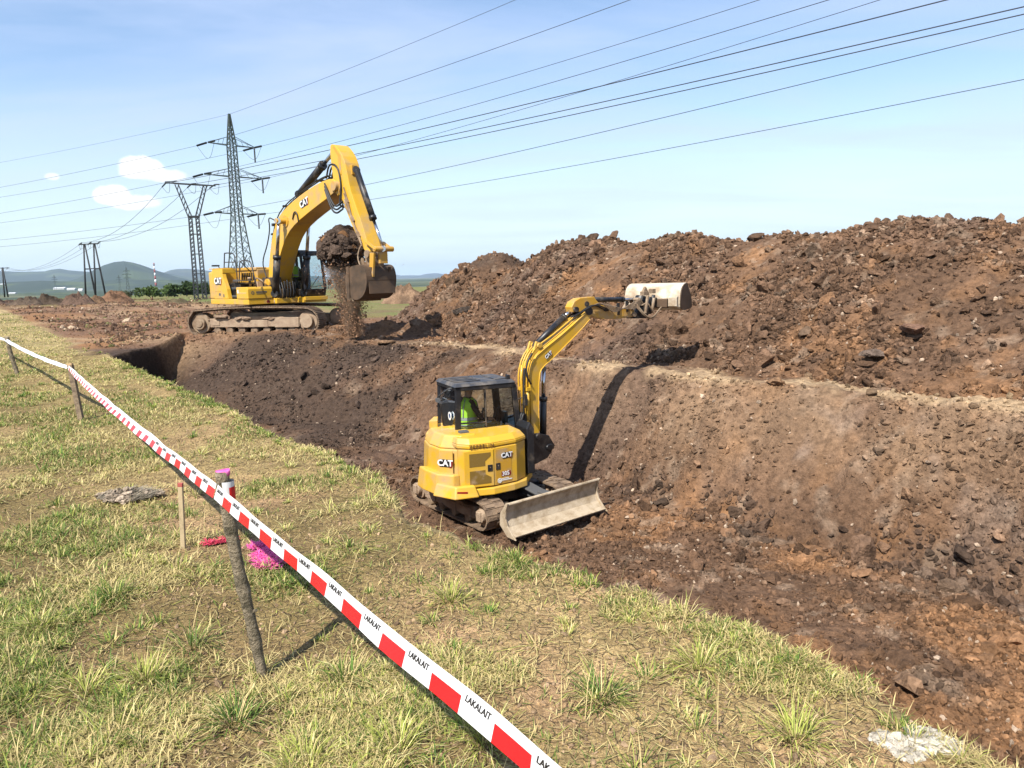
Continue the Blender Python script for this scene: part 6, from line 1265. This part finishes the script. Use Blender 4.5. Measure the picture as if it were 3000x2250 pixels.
def grass():
    rng = np.random.default_rng(21); VS = []; FS = []; CS = []; off = 0
    def put(a):
        nonlocal off
        VS.append(a[0]); FS.append(a[1] + off); CS.append(a[2]); off += len(a[0])
    def zs(n, z0, z1): return z0 * np.exp(rng.random(n) * math.log(z1 / z0))
    # carpet
    n = 680000; Z = zs(n, 2.2, 62); px = rng.uniform(-260, 3200, n); x = (px - 1500) / 2200 * Z; y = Z
    s, t, tn, T, w_, D, xe = pit_parts(x, y); ok = (t < np.where(s > 26, 3.0 + .6 * fbm(x, y, 2, 3, 152), tn + .02)) & (s < 85)
    bare = sstep(-.05, .22, fbm(x, y, .75, 4, 810) + .30 * sstep(.8, 1.6, t) * sstep(3.3, 2.7, t) * sstep(10, 4, Z) - .06 * sstep(8, 14, Z) - .10 * sstep(3.0, 3.3, t))
    ok &= rng.random(n) > bare * .93
    x, y, Z, t = x[ok], y[ok], Z[ok], t[ok]; n = len(x); g = greenness(x, y, t)
    flat = rng.random(n) < (.62 - .3 * g); L = np.where(flat, rng.uniform(.03, .11, n), rng.uniform(.015, .055, n) * (1 + .5 * g)); lean = np.where(flat, rng.uniform(1.2, 1.52, n), rng.uniform(.1, .9, n)); curl = np.where(flat, rng.uniform(-.25, .1, n), rng.uniform(0, .9, n))
    w = (.0012 + .00036 * Z) * rng.uniform(.7, 1.4, n); L = L * (1 + .02 * Z)
    u = rng.random(n); col = np.where((u < .15 + .55 * g)[:, None], np.where((rng.random(n) < .30 + .6 * g)[:, None], C_GRN, C_YG), C_STRAW); col = np.where((flat & (rng.random(n) < .7))[:, None], C_STRAW, col) * rng.uniform(.55, 1.35, (n, 1))
    col = lerp(col, np.array((.36, .31, .10)), np.full(n, .25))
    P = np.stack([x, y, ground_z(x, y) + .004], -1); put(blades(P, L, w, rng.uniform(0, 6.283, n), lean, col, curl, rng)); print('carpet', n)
    # tufts
    nt = 3000; Z = zs(nt, 2.2, 26); px = rng.uniform(-200, 3150, nt); x = (px - 1500) / 2200 * Z; y = Z; s, t, tn, T, w_, D, xe = pit_parts(x, y)
    ok = (t < tn - .02) & (s < 34) & ((fbm(x, y, .75, 4, 810) + .22 * sstep(.8, 1.6, t) * sstep(3.2, 2.6, t) * sstep(10, 4, Z) < .10) | (rng.random(nt) < .15)); edge = rng.random(nt) < .0
    # more tufts along the broken edge of the pit
    ne = 420; se = rng.uniform(1.5, 24, ne); xe_, ye_ = xy(se, 3.37 + rng.normal(-.10, .08, ne))
    keep_ = np.abs(se - 5.7) > 1.5; xe_, ye_ = xe_[keep_], ye_[keep_]; ne = len(xe_); x = np.concatenate([x[ok], xe_]); y = np.concatenate([y[ok], ye_]); sz = rng.uniform(.5, 1.3, len(x)) * np.where(rng.random(len(x)) < .10, 1.9, 1.); sz[-ne:] *= .62
    k = rng.integers(22, 60, len(x)); i = np.repeat(np.arange(len(x)), k); n = len(i); Z = y[i]; t_ = st(x, y)[1]
    px_ = x[i] + rng.normal(0, .028, n) * sz[i]; py_ = y[i] + rng.normal(0, .028, n) * sz[i]; az = np.arctan2(py_ - y[i], px_ - x[i]) + rng.normal(0, .6, n); r = np.hypot(px_ - x[i], py_ - y[i])
    lean = np.clip(r * 11 + rng.normal(.12, .22, n), 0, 1.3); L = rng.uniform(.035, .11, n) * sz[i]; w = (.0014 + .00032 * Z) * rng.uniform(.8, 1.3, n)
    gt = np.clip(greenness(x, y, t_) + rng.normal(0, .25, len(x)), 0, 1); gg = gt[i]; u = rng.random(n); col = np.where((u < .10 + .5 * (1 - gg))[:, None], C_STRAW, np.where((u < .92 - .50 * gg)[:, None], C_YG * 1.05, C_GRN)) * rng.uniform(.65, 1.4, (n, 1))
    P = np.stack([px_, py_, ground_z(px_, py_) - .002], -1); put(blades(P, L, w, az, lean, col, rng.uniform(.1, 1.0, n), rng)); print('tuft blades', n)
    # a few big coarse tufts near the camera
    spots = [(690, 2110), (250, 2020), (425, 1985), (1010, 1985), (1160, 2190), (900, 2235), (560, 1890), (120, 1850), (1420, 2160), (1760, 2040), (2050, 1960), (2330, 2170), (330, 1760), (1320, 1760)]
    C0 = np.array([[*G(*q)[:2]] for q in spots]); k = rng.integers(110, 190, len(C0)); i = np.repeat(np.arange(len(C0)), k); n = len(i); q = C0[i] + rng.normal(0, .05, (n, 2)); d = q - C0[i]; az = np.arctan2(d[:, 1], d[:, 0]) + rng.normal(0, .5, n); r = np.hypot(d[:, 0], d[:, 1])
    gsel = (i % 3 == 0); u = rng.random(n); col = np.where((u < .3)[:, None], C_STRAW, np.where((gsel & (u < .8))[:, None], C_GRN, C_YG)) * rng.uniform(.65, 1.35, (n, 1))
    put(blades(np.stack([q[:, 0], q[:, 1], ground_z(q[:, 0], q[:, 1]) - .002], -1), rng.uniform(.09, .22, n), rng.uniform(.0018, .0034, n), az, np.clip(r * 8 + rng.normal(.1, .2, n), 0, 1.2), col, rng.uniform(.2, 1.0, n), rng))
    # soil crumbs on the bare patches
    n = 26000; Z = zs(n, 2.2, 14); px = rng.uniform(-150, 3150, n); x = (px - 1500) / 2200 * Z; y = Z; s, t, tn, T, w_, D, xe = pit_parts(x, y); q = (t < tn) & (fbm(x, y, .75, 4, 810) > -.08); x, y, t, Z = x[q], y[q], t[q], Z[q]
    V, F, C_ = clods(np.stack([x, y, ground_z(x, y) + .002], -1), np.clip(np.exp(rng.normal(-5.2, .55, len(x))) * (.8 + .04 * Z), .002, .03), np.array((.50, .35, .215)) * rng.uniform(.5, 1.3, (len(x), 1)), rng, 0)
    cr = np_mesh('soil_crumbs', V, F, M_SOIL, None, np.clip(C_, .01, .8), False); tag(cr, 'small dry soil crumbs on the bare patches of the grass strip', 'soil crumbs', kind='stuff')
    # a few tall seed stalks
    n = 240; Z = zs(n, 2.4, 12); px = rng.uniform(-100, 3100, n); x = (px - 1500) / 2200 * Z; y = Z; ok = st(x, y)[1] < 3.25; x, y = x[ok], y[ok]; n = len(x)
    put(blades(np.stack([x, y, ground_z(x, y)], -1), rng.uniform(.18, .42, n), np.full(n, .0022), rng.uniform(0, 6.28, n), rng.uniform(0, .35, n), np.tile(C_STRAW * 1.1, (n, 1)), rng.uniform(0, .4, n), rng))
    o = np_mesh('grass', np.vstack(VS), np.vstack(FS), M_GRASS, None, np.clip(np.vstack(CS), .01, .9), False); tag(o, 'dry yellow and green grass on the strip beside the pit', 'grass', kind='stuff')
grass()
def paint(pts, label, seed, n, rad):
    rng = np.random.default_rng(seed); c = np.array([G(*p)[:2] for p in pts]); i = rng.integers(0, len(c), n); ctr = c.mean(0)
    q = c[i] + rng.normal(0, 1, (n, 2)) * rad * np.array((1, .9)); z = ground_z(q[:, 0], q[:, 1]) + .006
    P = np.stack([q[:, 0], q[:, 1], z], -1); col = np.array((1.1, .16, .50) if seed < 3 else (.85, .09, .16)) * rng.uniform(.7, 1.15, (n, 1)); L = rng.uniform(.03, .085, n)
    V, F, C_ = blades(P, L, rng.uniform(.003, .007, n), rng.uniform(0, 6.28, n), rng.uniform(1.0, 1.52, n), col, rng.uniform(0, .4, n), rng)
    V = V - np.array((ctr[0], ctr[1], 0)); o = np_mesh('paint_mark', V, F, M_GRASS, None, np.clip(C_, 0, 1.2), False); o.location = (ctr[0], ctr[1], .012); tag(o, label, 'paint mark')
paint([(752, 1612), (765, 1608), (778, 1625), (765, 1632)] , 'smaller upper bright pink sprayed patch on the grass right of the near post', 1, 520, .030)
paint([(775, 1645), (790, 1655), (805, 1648), (818, 1640), (780, 1660), (800, 1662)], 'larger lower bright pink sprayed patch on the grass right of the near post', 2, 950, .036)
paint([(610, 1600), (622, 1598), (634, 1596), (646, 1593), (658, 1590), (670, 1588), (682, 1584)], 'red sprayed streak on the grass left of the near post', 3, 380, .020)
def dried_turf():
    p = G(370, 1462); root = empty('dried_turf', (p.x, p.y, 0), 0, 'flat grey clump of dried turf lying in the grass on the left', 'dried turf'); rng = np.random.default_rng(77); n = 420
    a = rng.uniform(0, 6.28, n); r = np.sqrt(rng.random(n)); x = .27 * r * np.cos(a); y = .20 * r * np.sin(a); z = .02 + .10 * (1 - r) * (.6 + .8 * rng.random(n)) + rng.random(n) * .03
    c = np.array((.46, .37, .28)) * rng.uniform(.35, 1.35, (n, 1)); x = x * (1 + .35 * np.sin(3 * a)); V, F, C_ = clods(np.stack([x, y, z], -1), rng.uniform(.010, .040, n), c, rng, 0); V[:, 2] = V[:, 2] * .7
    np_mesh('crumbs', V, F, M_SOIL, root, np.clip(C_, .01, .8), False); n = 500; a = rng.uniform(0, 6.28, n); r = np.sqrt(rng.random(n)); P = np.stack([.28 * r * np.cos(a), .21 * r * np.sin(a), .03 + .06 * (1 - r)], -1)
    V, F, C_ = blades(P, rng.uniform(.06, .16, n), rng.uniform(.003, .007, n), rng.normal(.5, .5, n), rng.uniform(1.25, 1.6, n), np.array((.42, .36, .26)) * rng.uniform(.5, 1.3, (n, 1)), rng.uniform(-.2, .2, n), rng); np_mesh('dead_stalks', V, F, M_GRASS, root, np.clip(C_, .01, .8), False)
dried_turf()
def lime_patch():
    p = G(2705, 2185); rng = np.random.default_rng(78); n = 2600; a = rng.uniform(0, 6.28, n); r = rng.random(n) ** .55; r = r * (1 + .35 * np.sin(2 * a + 1) + .2 * np.sin(5 * a)); x = p.x + .17 * r * np.cos(a); y = p.y + .12 * r * np.sin(a); z = ground_z(x, y) + .004 + .012 * rng.random(n) * np.clip(1 - r, 0, 1)
    c = np.array((.86, .79, .66)) * rng.uniform(.55, 1.1, (n, 1)); V, F, C_ = clods(np.stack([x - p.x, y - p.y, z], -1), np.exp(rng.normal(-5.0, .5, n)), c, rng, 0); o = np_mesh('white_rubble', V, F, M_SOIL, None, np.clip(C_, .01, .9), False); o.location = (p.x, p.y, 0); tag(o, 'patch of crumbled white lime at the grass edge in the near right corner', 'rubble', kind='stuff')
lime_patch()
# ------------------------------------------------------------------ air
def haze():
    m, nt, bs = newmat('haze'); nt.nodes.remove(bs); pv = nd(nt, 'ShaderNodeVolumePrincipled'); pv.inputs['Color'].default_value = (.66, .82, 1, 1); pv.inputs['Density'].default_value = .00006; pv.inputs['Anisotropy'].default_value = .1
    nt.links.new(pv.outputs[0], nt.nodes['Material Output'].inputs['Volume'])
    b = MB(); b.box((0, 8000, 125), (36000, 36000, 330)); o = b.build('haze', m); tag(o, 'thin blue haze over the valley', 'haze', kind='stuff')
haze()
